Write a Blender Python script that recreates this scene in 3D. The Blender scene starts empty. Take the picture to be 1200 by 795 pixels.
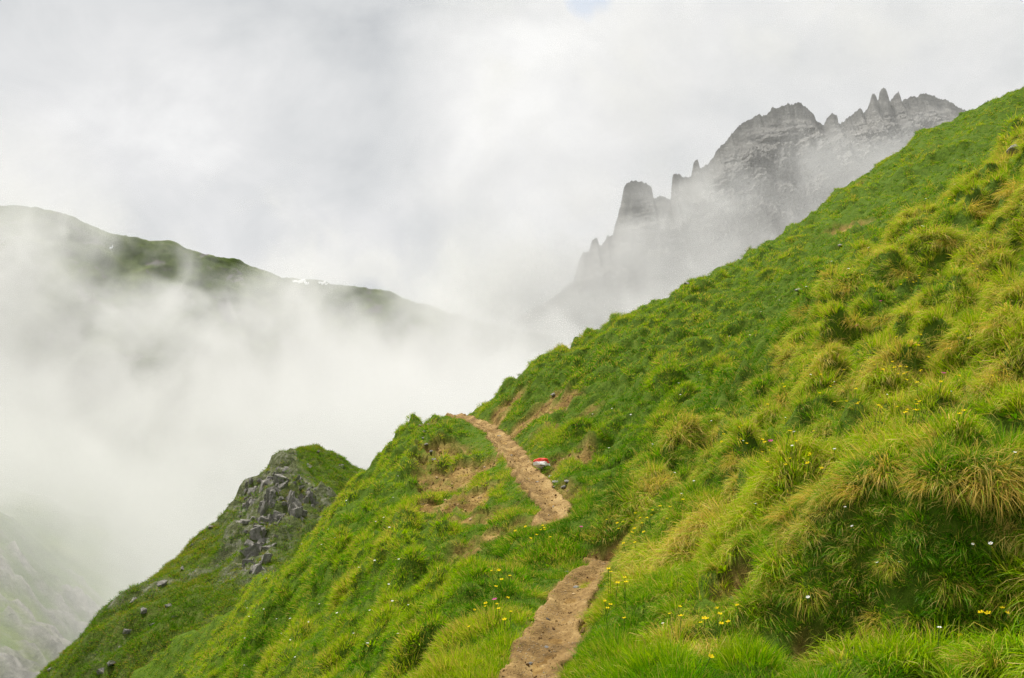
import bpy, math, random
import numpy as np
from mathutils import Vector, Euler

random.seed(7)
RNG = np.random.default_rng(7)
SC = bpy.context.scene
COL = SC.collection

# ------------------------------------------------------------------ camera
W_, H_, F_ = 1200.0, 795.0, 1167.0          # photograph size and focal length in its pixels
cam_d = bpy.data.cameras.new('camera')
cam_d.lens = 35.0
cam_d.sensor_width = 36.0
cam_d.clip_start = 0.1
cam_d.clip_end = 30000.0
cam = bpy.data.objects.new('camera', cam_d)
cam.location = (0, 0, 0)                     # eye level is z = 0; the trail runs about 1.7 m lower
cam.rotation_euler = (math.radians(90), 0, 0)
COL.objects.link(cam)
SC.camera = cam

def at(u, v, d):
    return ((u - 600.0) / F_ * d, d, (397.5 - v) / F_ * d)

# ------------------------------------------------------------------ world, sun, exposure
SUN_DIR = Vector((-0.26, 0.42, 0.95)).normalized()     # towards the sun
world = bpy.data.worlds.new('World')
SC.world = world
world.use_nodes = True
nt = world.node_tree
nt.nodes.clear()
def N(t, kind, **kw):
    n = t.nodes.new(kind)
    for k, v in kw.items():
        if k in n.bl_rna.properties.keys():
            setattr(n, k, v)
        else:
            n.inputs[k].default_value = v
    return n
def ramp(t, stops, interp='LINEAR'):
    n = t.nodes.new('ShaderNodeValToRGB')
    cr = n.color_ramp
    cr.interpolation = interp
    while len(cr.elements) < len(stops):
        cr.elements.new(0.5)
    for e, (p, c) in zip(cr.elements, stops):
        e.position = p
        e.color = (c[0], c[1], c[2], 1) if len(c) == 3 else c
    return n
def mth(t, op, a, b=None, c=None, clamp=False):
    n = t.nodes.new('ShaderNodeMath')
    n.operation = op
    n.use_clamp = clamp
    for i, x in enumerate((a, b, c)):
        if x is None:
            continue
        if isinstance(x, (int, float)):
            n.inputs[i].default_value = x
        else:
            t.links.new(x, n.inputs[i])
    return n.outputs[0]
def mixc(t, f, a, b, blend='MIX'):
    n = t.nodes.new('ShaderNodeMix')
    n.data_type = 'RGBA'
    n.blend_type = blend
    for sock, x in ((n.inputs[0], f), (n.inputs[6], a), (n.inputs[7], b)):
        if isinstance(x, (int, float)):
            sock.default_value = x
        elif isinstance(x, tuple):
            sock.default_value = (x[0], x[1], x[2], 1)
        else:
            t.links.new(x, sock)
    return n.outputs[2]
def sstep(t, x, a, b):
    n = t.nodes.new('ShaderNodeMapRange')
    n.interpolation_type = 'SMOOTHSTEP'
    n.inputs[1].default_value = a
    n.inputs[2].default_value = b
    t.links.new(x, n.inputs[0])
    return n.outputs[0]

sky = N(nt, 'ShaderNodeTexSky', sky_type='NISHITA')
sky.sun_disc = False
sky.sun_elevation = math.asin(SUN_DIR.z)
sky.sun_rotation = math.atan2(SUN_DIR.x, SUN_DIR.y)
bg_sky = N(nt, 'ShaderNodeBackground', Strength=0.11)
nt.links.new(sky.outputs[0], bg_sky.inputs[0])
tc = N(nt, 'ShaderNodeTexCoord')
mp = N(nt, 'ShaderNodeMapping')
mp.inputs['Location'].default_value = (3.1, 0.35, 1.7)
mp.inputs['Scale'].default_value = (1, 1, 1.35)
nt.links.new(tc.outputs['Generated'], mp.inputs[0])
n1 = N(nt, 'ShaderNodeTexNoise', Scale=2.3, Detail=6.0, Roughness=0.55, Distortion=0.35)
nt.links.new(mp.outputs[0], n1.inputs['Vector'])
n2 = N(nt, 'ShaderNodeTexNoise', Scale=6.5, Detail=6.0, Roughness=0.58, Distortion=0.5)
nt.links.new(mp.outputs[0], n2.inputs['Vector'])
s = mth(nt, 'ADD', mth(nt, 'MULTIPLY', n1.outputs[0], 0.68), mth(nt, 'MULTIPLY', n2.outputs[0], 0.32))
cr = ramp(nt, [(0.36, (0.57, 0.59, 0.61)), (0.45, (0.69, 0.705, 0.715)), (0.54, (0.80, 0.805, 0.81)), (0.64, (0.96, 0.96, 0.955))])
nt.links.new(s, cr.inputs[0])
bg_cl = N(nt, 'ShaderNodeBackground', Strength=0.79)
nt.links.new(cr.outputs[0], bg_cl.inputs[0])
# the one small gap in the cloud where blue shows
dot = N(nt, 'ShaderNodeVectorMath', operation='DOT_PRODUCT')
nt.links.new(tc.outputs['Generated'], dot.inputs[0])
gd = Vector(at(683, -14, 1.0)).normalized()
dot.inputs[1].default_value = gd
gap = sstep(nt, mth(nt, 'ADD', dot.outputs['Value'], mth(nt, 'MULTIPLY', mth(nt, 'SUBTRACT', n2.outputs[0], 0.5), 0.004)), 0.99962, 1.00015)
mx = N(nt, 'ShaderNodeMixShader')
nt.links.new(mth(nt, 'MULTIPLY', gap, 0.42), mx.inputs[0])
nt.links.new(bg_cl.outputs[0], mx.inputs[1])
nt.links.new(bg_sky.outputs[0], mx.inputs[2])
wo = N(nt, 'ShaderNodeOutputWorld')
nt.links.new(mx.outputs[0], wo.inputs[0])

sun_d = bpy.data.lights.new('sun', 'SUN')
sun_d.energy = 5.0
sun_d.angle = math.radians(6)
sun_d.color = (1.0, 0.96, 0.88)
sun = bpy.data.objects.new('sun', sun_d)
sun.rotation_euler = SUN_DIR.to_track_quat('Z', 'Y').to_euler()
sun.location = SUN_DIR * 100
COL.objects.link(sun)

vs = SC.view_settings
vs.view_transform = 'Standard'
vs.look = 'None'
vs.exposure = 0.36
vs.gamma = 1.0
cy = SC.cycles
cy.use_denoising = True
cy.denoising_prefilter = 'FAST'
SC.render.filter_size = 1.2
cy.max_bounces = 8
cy.diffuse_bounces = 3
cy.glossy_bounces = 1
cy.transmission_bounces = 2
cy.transparent_max_bounces = 8
cy.volume_bounces = 4
cy.volume_max_steps = 128
cy.use_adaptive_sampling = True
cy.adaptive_threshold = 0.02
cy.caustics_reflective = False
cy.caustics_refractive = False

# ------------------------------------------------------------------ numpy noise
_P = np.random.default_rng(99).permutation(256)
_P = np.concatenate([_P, _P, _P])
_G = np.stack([np.cos(np.arange(256) * 2.399963), np.sin(np.arange(256) * 2.399963)], 1)
def perlin(x, y, seed=0):
    x = np.asarray(x, float) + seed * 17.31
    y = np.asarray(y, float) + seed * 9.77
    xi = np.floor(x).astype(int); yi = np.floor(y).astype(int)
    xf = x - xi; yf = y - yi
    xi &= 255; yi &= 255
    def g(ix, iy, fx, fy):
        h = _P[_P[(ix & 255)] + (iy & 255)]
        gv = _G[h]
        return gv[..., 0] * fx + gv[..., 1] * fy
    u = xf ** 3 * (xf * (xf * 6 - 15) + 10); v = yf ** 3 * (yf * (yf * 6 - 15) + 10)
    a = g(xi, yi, xf, yf); b = g(xi + 1, yi, xf - 1, yf)
    c = g(xi, yi + 1, xf, yf - 1); d = g(xi + 1, yi + 1, xf - 1, yf - 1)
    return ((a + (b - a) * u) + ((c + (d - c) * u) - (a + (b - a) * u)) * v) * 1.5
def fbm(x, y, oct=4, seed=0, rough=0.5, ridged=False):
    t = 0; amp = 1; f = 1; tot = 0
    for i in range(oct):
        n = perlin(x * f, y * f, seed + i * 3)
        if ridged:
            n = 1 - 2 * np.abs(n)
        t = t + n * amp; tot += amp
        amp *= rough; f *= 2.03
    return t / tot
def smooth(x, a, b):
    t = np.clip((x - a) / (b - a), 0, 1)
    return t * t * (3 - 2 * t)

class TPS:
    def __init__(self, pts, lam=0.0, sx=1.0, sy=1.0):
        p = np.array(pts, float)
        self.s = np.array([sx, sy])
        self.p = p[:, :2] * self.s
        n = len(p)
        K = self.k(self.p, self.p) + lam * np.eye(n)
        Pm = np.hstack([np.ones((n, 1)), self.p])
        A = np.zeros((n + 3, n + 3)); A[:n, :n] = K; A[:n, n:] = Pm; A[n:, :n] = Pm.T
        b = np.zeros(n + 3); b[:n] = p[:, 2]
        self.w = np.linalg.solve(A, b)
    def k(self, a, b):
        r2 = (a[:, None, 0] - b[None, :, 0]) ** 2 + (a[:, None, 1] - b[None, :, 1]) ** 2
        return 0.5 * r2 * np.log(r2 + 1e-9)
    def __call__(self, x, y):
        q = np.stack([np.ravel(x), np.ravel(y)], 1) * self.s
        out = np.empty(len(q))
        for i in range(0, len(q), 40000):
            c = q[i:i + 40000]
            out[i:i + 40000] = self.k(c, self.p) @ self.w[:-3] + self.w[-3] + c @ self.w[-2:]
        return out.reshape(np.shape(x))

# ------------------------------------------------------------------ mesh helpers
def tag(o, label=None, cat=None, group=None, kind=None):
    if label: o['label'] = label
    if cat: o['category'] = cat
    if group: o['group'] = group
    if kind: o['kind'] = kind
    return o
def mesh_np(name, verts, faces, mat=None, smooth_=True, attrs=None):
    verts = np.asarray(verts, np.float32); faces = np.asarray(faces, np.int32)
    me = bpy.data.meshes.new(name)
    me.vertices.add(len(verts)); me.vertices.foreach_set('co', verts.ravel())
    k = faces.shape[1]
    me.loops.add(faces.size); me.loops.foreach_set('vertex_index', faces.ravel())
    me.polygons.add(len(faces))
    me.polygons.foreach_set('loop_start', np.arange(0, faces.size, k, dtype=np.int32))
    me.polygons.foreach_set('use_smooth', np.full(len(faces), smooth_, dtype=bool))
    me.update(calc_edges=True)
    for an, av in (attrs or {}).items():
        a = me.attributes.new(an, 'FLOAT', 'POINT')
        a.data.foreach_set('value', np.asarray(av, np.float32).ravel())
    if mat: me.materials.append(mat)
    return me
def obj(name, me, parent=None, loc=None):
    o = bpy.data.objects.new(name, me)
    COL.objects.link(o)
    if loc is not None: o.location = loc
    if parent is not None: o.parent = parent
    return o
def grid_faces(nx, ny):
    i = np.arange(nx - 1)[None, :] + nx * np.arange(ny - 1)[:, None]
    return np.stack([i, i + 1, i + nx + 1, i + nx], -1).reshape(-1, 4)

class Field:
    """a height field on a rectilinear grid, with ray casting from the eye point"""
    def __init__(self, xs, ys, Z):
        self.xs, self.ys, self.Z = xs, ys, Z
    def __call__(self, x, y):
        x = np.clip(x, self.xs[0], self.xs[-1] - 1e-6); y = np.clip(y, self.ys[0], self.ys[-1] - 1e-6)
        i = np.clip(np.searchsorted(self.xs, x, 'right') - 1, 0, len(self.xs) - 2)
        j = np.clip(np.searchsorted(self.ys, y, 'right') - 1, 0, len(self.ys) - 2)
        fx = (x - self.xs[i]) / (self.xs[i + 1] - self.xs[i]); fy = (y - self.ys[j]) / (self.ys[j + 1] - self.ys[j])
        Z = self.Z
        return (Z[j, i] * (1 - fx) + Z[j, i + 1] * fx) * (1 - fy) + (Z[j + 1, i] * (1 - fx) + Z[j + 1, i + 1] * fx) * fy
    def grad(self, x, y, e=0.12):
        return (self(x + e, y) - self(x - e, y)) / (2 * e), (self(x, y + e) - self(x, y - e)) / (2 * e)
    def hit(self, u, v, d0=3.0, d1=90.0, step=0.02):
        d = np.arange(d0, d1, step)
        x, y, z = at(u, v, d)
        ok = np.nonzero((z < self(x, y)) & (x > self.xs[0]) & (x < self.xs[-1]) & (y < self.ys[-1]))[0]
        if not len(ok): return None
        k = ok[0]
        return Vector((x[k], y[k], float(self(x[k], y[k]))))

def graded(a, b, c0, c1, fine, growth, maxs):
    """coordinates from a to b, spacing `fine` between c0 and c1 growing outside"""
    mid = list(np.arange(c0, c1, fine))
    out = []; s_, x = fine, mid[-1]
    while x < b:
        s_ = min(s_ * growth, maxs); x += s_; out.append(x)
    lo = []; s_, x = fine, mid[0]
    while x > a:
        s_ = min(s_ * growth, maxs); x -= s_; lo.append(x)
    return np.array(lo[::-1] + mid + out)

# ------------------------------------------------------------------ materials
def mat(name):
    m = bpy.data.materials.new(name)
    m.use_nodes = True
    m.node_tree.nodes.clear()
    t = m.node_tree
    out = N(t, 'ShaderNodeOutputMaterial')
    return m, t, out
def attr(t, name, typ='GEOMETRY'):
    n = t.nodes.new('ShaderNodeAttribute')
    n.attribute_name = name
    n.attribute_type = typ
    return n.outputs['Fac']
def noise(t, scale, detail=4.0, rough=0.55, coord='Object', dist=0.0):
    c = t.nodes.new('ShaderNodeTexCoord')
    n = N(t, 'ShaderNodeTexNoise', Scale=scale, Detail=detail, Roughness=rough, Distortion=dist)
    t.links.new(c.outputs[coord], n.inputs['Vector'])
    return n.outputs[0]
def bump(t, h, strength, dist):
    b = N(t, 'ShaderNodeBump', Strength=strength, Distance=dist)
    t.links.new(h, b.inputs['Height'])
    return b.outputs[0]
def principled(t, out, color, rough=0.9, normal=None, spec=0.2):
    p = N(t, 'ShaderNodeBsdfPrincipled', Roughness=rough)
    p.inputs['Specular IOR Level'].default_value = spec
    if isinstance(color, tuple): p.inputs['Base Color'].default_value = (*color, 1)
    else: t.links.new(color, p.inputs['Base Color'])
    if normal is not None: t.links.new(normal, p.inputs['Normal'])
    t.links.new(p.outputs[0], out.inputs[0])
    return p

def soil_colour(t):
    a = noise(t, 2.3, 5); b = noise(t, 22, 5, 0.65)
    r = ramp(t, [(0.28, (0.09, 0.052, 0.018)), (0.43, (0.21, 0.125, 0.042)), (0.55, (0.30, 0.19, 0.068)), (0.70, (0.45, 0.31, 0.125))])
    mixn = mth(t, 'ADD', mth(t, 'MULTIPLY', a, 0.62), mth(t, 'MULTIPLY', b, 0.38))
    t.links.new(mth(t, 'ADD', mth(t, 'MULTIPLY', mth(t, 'SUBTRACT', mixn, 0.5), 1.7), 0.5), r.inputs[0])
    return r.outputs[0], b

m_hill, t, out = mat('turf_ground')
sc_, sb = soil_colour(t)
g = ramp(t, [(0.3, (0.04, 0.07, 0.006)), (0.55, (0.075, 0.13, 0.008)), (0.75, (0.11, 0.12, 0.02))])
t.links.new(noise(t, 7, 6, 0.65), g.inputs[0])
principled(t, out, mixc(t, attr(t, 'soil'), g.outputs[0], mixc(t, 1.0, sc_, (0.80, 0.78, 0.70), 'MULTIPLY')), 0.95, bump(t, noise(t, 18, 6, 0.7), 0.7, 0.06), 0.1)

m_path, t, out = mat('trodden_earth')
sc_, sb = soil_colour(t)
grit = N(t, 'ShaderNodeTexVoronoi', Scale=38.0)
tcx = t.nodes.new('ShaderNodeTexCoord'); t.links.new(tcx.outputs['Object'], grit.inputs['Vector'])
peb = sstep(t, grit.outputs['Distance'], 0.34, 0.12)
pc = mixc(t, mth(t, 'MULTIPLY', peb, mth(t, 'MULTIPLY', sstep(t, noise(t, 5, 3), 0.45, 0.62), 0.55)), mixc(t, 1.0, mixc(t, 0.20, sc_, (0.36, 0.24, 0.10)), (0.86, 0.87, 0.90), 'MULTIPLY'), (0.40, 0.33, 0.24))
principled(t, out, pc, 0.95, bump(t, mth(t, 'ADD', mth(t, 'MULTIPLY', peb, 0.5), noise(t, 30, 6, 0.7)), 0.8, 0.03), 0.1)

def grass_mat(name, dark, mid, bright, straw, root):
    m, t, out = mat(name)
    tint = attr(t, 'tint', 'INSTANCER'); dry = attr(t, 'dry', 'INSTANCER')
    rnd = attr(t, 'rnd'); tip = attr(t, 'tip')
    f = mth(t, 'ADD', tint, mth(t, 'MULTIPLY', mth(t, 'SUBTRACT', rnd, 0.5), 0.5), clamp=True)
    r = ramp(t, [(0.0, dark), (0.5, mid), (1.0, bright)])
    t.links.new(f, r.inputs[0])
    # some blades are dead and straw coloured, more of them where the tuft is dry; tips yellow first
    dd = sstep(t, mth(t, 'SUBTRACT', mth(t, 'ADD', dry, mth(t, 'MULTIPLY', tip, 0.12)), mth(t, 'FRACT', mth(t, 'MULTIPLY', rnd, 7.31))), -0.08, 0.10)
    c = mixc(t, dd, r.outputs[0], straw)
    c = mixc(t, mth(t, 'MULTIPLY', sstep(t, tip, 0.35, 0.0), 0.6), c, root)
    d = N(t, 'ShaderNodeBsdfDiffuse'); t.links.new(c, d.inputs[0])
    tr = N(t, 'ShaderNodeBsdfTranslucent')
    t.links.new(mixc(t, 1.0, c, (1.15, 1.15, 0.6), 'MULTIPLY'), tr.inputs[0])
    gl = N(t, 'ShaderNodeBsdfGlossy', Roughness=0.45); gl.inputs[0].default_value = (0.6, 0.7, 0.5, 1)
    a = N(t, 'ShaderNodeMixShader'); a.inputs[0].default_value = 0.42
    t.links.new(d.outputs[0], a.inputs[1]); t.links.new(tr.outputs[0], a.inputs[2])
    b = N(t, 'ShaderNodeMixShader'); b.inputs[0].default_value = 0.012
    t.links.new(a.outputs[0], b.inputs[1]); t.links.new(gl.outputs[0], b.inputs[2])
    t.links.new(b.outputs[0], out.inputs[0])
    return m
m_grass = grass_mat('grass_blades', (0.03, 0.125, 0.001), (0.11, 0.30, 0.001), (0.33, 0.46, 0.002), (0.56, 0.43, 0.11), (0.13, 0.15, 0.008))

m_grass_spur = grass_mat('spur_blades', (0.045, 0.13, 0.003), (0.12, 0.25, 0.004), (0.24, 0.33, 0.01), (0.34, 0.25, 0.06), (0.07, 0.08, 0.01))
def rock_mat(name, lo, hi, scale, lichen=None, bscale=4.0, bdist=0.2):
    m, t, out = mat(name)
    r = ramp(t, [(0.28, lo), (0.72, hi)])
    t.links.new(noise(t, scale, 7, 0.65), r.inputs[0])
    c = r.outputs[0]
    if lichen:
        c = mixc(t, sstep(t, noise(t, scale * 0.6, 5, 0.6, dist=0.8), 0.52, 0.66), c, lichen)
    principled(t, out, c, 0.9, bump(t, noise(t, bscale, 8, 0.7), 0.9, bdist), 0.25)
    return m
m_crag = rock_mat('crag_rock', (0.09, 0.086, 0.075), (0.48, 0.45, 0.40), 1.8, (0.09, 0.12, 0.02), 3.0, 0.4)
m_stone = rock_mat('grey_stone', (0.12, 0.115, 0.10), (0.42, 0.40, 0.36), 9, None, 25, 0.02)
m_dark_stone = rock_mat('dark_stone', (0.03, 0.027, 0.022), (0.13, 0.115, 0.095), 9, None, 25, 0.02)
# ================================================================== NEAR HILLSIDE
path_uvd = [(625, 795, 6.5), (645, 748, 7.3), (661, 708, 8.3), (684, 674, 9.2), (712, 654, 9.9)]
path_w = [(0.05, 0.0, -1.72), (0.08, 3.0, -1.98)] + [at(*p) for p in path_uvd] + \
         [(0.80, 10.8, -2.16), (0.48, 11.9, -2.15)] + \
         [at(*p) for p in [(652, 592, 13.0), (634, 569, 14.4), (611, 541, 16.6), (592, 517, 19.0), (572, 499, 21.4), (548, 489, 23.4)]] + \
         [(-1.45, 25.2, -1.87), (-1.3, 27.2, -2.1), (0.2, 30.0, -2.5), (2.5, 33.0, -2.9)]
def catmull(P, n=40):
    P = np.array(P); out = []
    for i in range(len(P) - 1):
        p0 = P[max(i - 1, 0)]; p1 = P[i]; p2 = P[i + 1]; p3 = P[min(i + 2, len(P) - 1)]
        for k in range(n):
            s = k / n
            out.append(0.5 * ((2 * p1) + (p2 - p0) * s + (2 * p0 - 5 * p1 + 4 * p2 - p3) * s * s + (3 * p1 - p0 - 3 * p2 + p3) * s ** 3))
    out.append(P[-1])
    return np.array(out)
path_c = catmull(path_w)
ctl = [tuple(p) for p in path_w]
# left shoulder and the slope that falls away to the left
for u, v, d in [(575, 745, 7.6), (560, 700, 8.8), (600, 655, 10.4), (520, 700, 9.2), (560, 640, 11.8), (510, 610, 14.0), (540, 570, 16.6),
                (590, 590, 14.4), (560, 530, 19.0), (520, 540, 18.6), (500, 505, 21.5), (530, 495, 22.2), (470, 540, 19.8), (470, 600, 15.8),
                (430, 640, 15.4), (440, 700, 11.8), (400, 795, 10.8), (480, 770, 8.5), (330, 740, 15.8), (300, 795, 15.5), (360, 650, 18.5), (200, 795, 23.0),
                ]:
    ctl.append(at(u, v, d))
# ridge line of the spur
sky_l = [(490, 500.9, 23.0), (462, 523.0, 23.2), (430, 547.5, 24.0), (380, 614.5, 25.2), (300, 682.3, 27.4), (220, 743.5, 29.4), (150, 809.2, 31.0)]
for u, v, d in sky_l:
    ctl.append(at(u, v, d))
for u, v, d in sky_l[2:]:
    ctl.append(at(u + 16, v + 26, d - 3.2))
for u, v, d in [(505, 486, 24)] + sky_l[1:]:
    x, y, z = at(u, v, d)
    ctl += [(x - 0.7, y + 2.6, z - 2.6), (x - 2.5, y + 8, z - 9.5), (x - 5, y + 18, z - 22)]
ctl += [(-15.5, 33, -14.0), (-22, 36, -19.5), (-3, 1, -3.9), (-3, -4, -3.6), (-8, 0, -7.8), (-14, 8, -12.0), (-22, 15, -18), (-30, 25, -25), (-28, 0, -23), (-32, 45, -40)]
# cut bank above the upper trail, far face of the hill, its skyline
sky_r = [(562, 482, 24.2), (575, 470, 24.2), (592, 457.4, 24.4), (650, 422.2, 26), (700, 395.2, 27), (760, 363.4, 28.2), (830, 325.2, 30), (900, 292.4, 31.6), (960, 245.5, 33), (1050, 179.0, 35), (1120, 137.7, 37), (1200, 117.8, 39), (1300, 58.4, 41)]
for p in sky_r:
    ctl.append(at(*p))
for u, v, d in sky_r[3:]:
    x, y, z = at(u, v, d)
    ctl += [(x - 1.0, y + 3.5, z - 1.9), (x - 2.2, y + 10, z - 6.5), (x - 4, y + 22, z - 16)]
for p in [(615, 470, 21.6), (605, 505, 19.6), (650, 500, 17.9), (700, 480, 17.4), (700, 430, 20), (650, 440, 22), (800, 430, 18), (800, 380, 22), (900, 350, 21.5), (900, 310, 26),
          (1000, 290, 24), (1000, 245, 29), (1100, 220, 27), (1100, 175, 32), (1200, 140, 32), (720, 540, 14.4), (660, 555, 14.9), (800, 490, 15.2),
          (870, 430, 16.4), (930, 368, 18.8), (1050, 268, 21.5), (1140, 205, 24), (690, 585, 13.2)]:
    ctl.append(at(*p))
# near rib on the right and its crest
for p in [(1200, 170, 17), (1130, 220, 16.4), (1050, 280, 15.4), (960, 345, 14), (900, 405, 13), (860, 458, 12.2), (790, 523, 11.2), (740, 568, 10.9), (705, 603, 10.7),
          (1200, 300, 11.3), (1100, 350, 10.9), (1000, 400, 10.7), (900, 470, 10), (850, 530, 9.5), (780, 590, 9.3), (735, 630, 9.4), (660, 628, 10.7),
          (1200, 430, 7.9), (1100, 480, 7.5), (1000, 510, 7.35), (930, 560, 7.0),
          (1200, 522, 6.3), (1200, 498, 6.9), (1100, 540, 6.25), (1100, 520, 6.8), (1000, 562, 6.5), (950, 588, 6.6), (1200, 540, 5.75), (1100, 556, 5.75), (1000, 578, 6.0), (920, 612, 6.4),
          (1180, 600, 5.52), (1080, 640, 5.58), (960, 650, 5.95), (1180, 690, 5.46), (1150, 775, 5.38), (1060, 775, 5.42), (1000, 745, 5.72), (900, 722, 6.15), (880, 660, 6.6),
          (850, 780, 5.3), (750, 790, 5.8), (700, 745, 6.8), (760, 690, 7.4), (820, 640, 7.9), (1000, 797, 4.95), (740, 655, 8.8)]:
    ctl.append(at(*p))
ctl += [(-0.75, 25.6, -2.0), (-0.35, 26.3, -1.75), (-0.9, 27.0, -2.3), (0.3, 27.0, -1.5), (0.2, 28.6, -2.3), (-1.9, 24.3, -1.95), (2.0, 3.2, -1.62), (2.15, 4.3, -1.66), (1.5, 4.4, -1.7), (3.0, 4.3, -1.6), (3.9, 4.9, -0.4), (4.6, 3.2, 0.0), (3.2, 2.4, -0.9), (6.5, 3, 1.3), (1.2, 1, -1.5), (3, 0, -0.6), (6, -2, 1.2), (12, 2, 5.4), (12, 10, 4.9), (20, 15, 9.5), (28, 25, 14), (38, 34, 19), (38, 50, 18), (30, 0, 16)]
tps = TPS(ctl, lam=0.02)

xs = graded(-34, 40, -4.2, 6.5, 0.07, 1.025, 0.45)
ys = graded(-5, 62, 4.0, 23.5, 0.07, 1.02, 0.42)
GX, GY = np.meshgrid(xs, ys)
Z0 = tps(GX, GY)

# distance to the trail centre line
PD = np.full(GX.shape, 9.0); PZ = np.zeros(GX.shape)
near = (GX > -4) & (GX < 6) & (GY > -5) & (GY < 36)
qx, qy = GX[near], GY[near]
pc_ = path_c[::3]
best = np.full(len(qx), 9.0); bz = np.zeros(len(qx))
for i in range(0, len(qx), 20000):
    dd = np.hypot(qx[i:i + 20000, None] - pc_[None, :, 0], qy[i:i + 20000, None] - pc_[None, :, 1])
    k = dd.argmin(1)
    best[i:i + 20000] = dd[np.arange(len(k)), k]; bz[i:i + 20000] = pc_[k, 2]
PD[near] = best; PZ[near] = bz
def path_half(x, y):
    return 0.185 + 0.05 * perlin(x * 0.9, y * 0.9, 5) + 0.045 * perlin(x * 2.7, y * 2.7, 6)

rib0 = np.array([at(*p)[:2] for p in [(705, 603, 10.7), (790, 523, 11.2), (900, 405, 13), (1050, 280, 15.4), (1200, 170, 17), (1500, 0, 20)]])
def lumps(x, y):
    x = x + 0.55 * np.minimum(x + 1.0, 0)
    wx = x + 0.25 * perlin(x * 0.9, y * 0.9, 21); wy = y + 0.25 * perlin(x * 0.9, y * 0.9, 22)
    onr = smooth(x, 0.9, 1.6) * (1 - smooth(y - np.interp(x, rib0[:, 0], rib0[:, 1]), -0.2, 1.5))
    a = np.abs(perlin(wx / 2.1, wy / 2.4, 1)) * (0.40 + 0.16 * onr)
    b = np.abs(perlin(wx / 0.72, wy / 0.80, 2)) * (0.36 + 0.12 * onr)
    c = np.abs(perlin(wx / 0.36, wy / 0.38, 3)) * 0.27
    d = perlin(x / 6.0, y / 6.0, 4) * 0.20
    return a + b + c + d - 0.27 - 0.06 * onr
amp = smooth(PD, 0.30, 1.1) * (0.5 + 0.5 * smooth(np.hypot(GX, GY), 5.5, 9.5))
# little cattle-track steps on the rib: flat treads, steep risers
rib0 = np.array([at(*p)[:2] for p in [(705, 603, 10.7), (790, 523, 11.2), (900, 405, 13), (1050, 280, 15.4), (1200, 170, 17), (1500, 0, 20)]])
onrib = smooth(GX, 0.9, 1.6) * (1 - smooth(GY - np.interp(GX, rib0[:, 0], rib0[:, 1]), -0.2, 1.5)) * smooth(np.hypot(GX, GY), 6.5, 8.0)
tq = Z0 / 0.52 + 0.9 * fbm(GX / 1.9, GY / 1.9, 3, 171) + 0.25 * perlin(GX * 1.6, GY * 1.6, 172)
ter = 0.52 * (np.floor(tq) + smooth(tq - np.floor(tq), 0.45, 1.0)) - 0.52 * tq
Z1 = Z0 + lumps(GX, GY) * (0.12 + 0.88 * amp) + onrib * (np.abs(perlin(GX / 0.46 + 3, GY / 0.5, 181)) * 0.30 - 0.08) * amp + 0.85 * ter * (onrib + 0.35 * (1 - onrib) * smooth(np.hypot(GX, GY), 12, 16) * smooth(GX, 0.5, 1.5)) * smooth(PD, 0.5, 1.2)
half = path_half(GX, GY)
# between the two bends the trail climbs a turf step and is overgrown
gate = 1 - smooth(GY, 9.95, 10.25) * (1 - smooth(GY, 11.25, 11.6))
hump = np.exp(-(((GX - 0.85) / 0.55) ** 2) - ((GY - 10.75) / 0.42) ** 2) * 0.20
Z1 = Z1 + hump
PD = np.where(gate < 0.5, np.maximum(PD, 1.0), PD)
inn = (1 - smooth(PD, half * 0.8, half * 1.7 + 0.12)) * gate
Z1 = Z1 * (1 - inn) + (PZ - 0.075) * inn
HILL0 = Field(xs, ys, Z1)
HILL = Field(xs, ys, Z1)

# bare earth: scars left of the upper trail, cut bank above it, hollows under the bank
def scar(pts, x, y, ns=2.6, seed=31):
    m = np.zeros(np.shape(x))
    for (px, py, r, k) in pts:
        m = np.maximum(m, k * (1 - smooth(np.hypot(x - px, y - py) / r, 0.45, 1.15)))
    n = fbm(x * ns, y * ns, 4, seed)
    n = n + 0.5 * fbm(x * 9, y * 9, 2, seed + 5)
    return 0.92 * smooth(m + n * 0.7, 0.22, 0.95) * (m > 0.02)
SCARS = []
for u, v, r, k in [(520, 515, 0.8, 0.85), (540, 545, 0.9, 1.0), (525, 575, 0.95, 0.95), (555, 600, 0.85, 0.9), (575, 622, 0.7, 0.75), (505, 560, 0.6, 0.75), (520, 605, 0.6, 0.7), (560, 575, 0.5, 0.7), (500, 540, 0.5, 0.7), (510, 490, 0.6, 0.8), (540, 487, 0.6, 0.9),
                   (600, 465, 0.6, 0.8), (625, 485, 0.75, 1.0), (655, 478, 0.6, 0.9), (640, 505, 0.5, 0.7), (672, 530, 0.45, 0.8), (650, 462, 0.45, 0.65), (690, 490, 0.4, 0.6), (575, 470, 0.7, 1.0), (590, 482, 0.6, 0.9),
                   (708, 662, 0.22, 0.7), (645, 552, 0.35, 0.7), (650, 575, 0.4, 0.8), (670, 580, 0.35, 0.8), (860, 665, 0.2, 0.8),
                   (985, 750, 0.2, 1.0), (950, 752, 0.15, 0.9), (1100, 788, 0.2, 0.9), (1180, 790, 0.2, 0.9), (925, 560, 0.07, 0.8),
                   (985, 268, 0.9, 0.8), (1010, 215, 0.7, 0.6), (870, 300, 0.6, 0.5), (830, 322, 0.6, 0.55), (790, 340, 0.5, 0.5)]:
    h = HILL.hit(u, v)
    if h: SCARS.append((h.x, h.y, r, k))
def soil_at(x, y):
    return scar(SCARS, x, y)
SOIL = soil_at(GX, GY)
_gy, _gx = np.gradient(Z1, ys, xs)
SOIL *= 1 - smooth(np.hypot(_gx, _gy), 1.3, 1.9) * (GY < 8.5)
Z1 -= 0.11 * smooth(SOIL, 0.3, 0.6)
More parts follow.
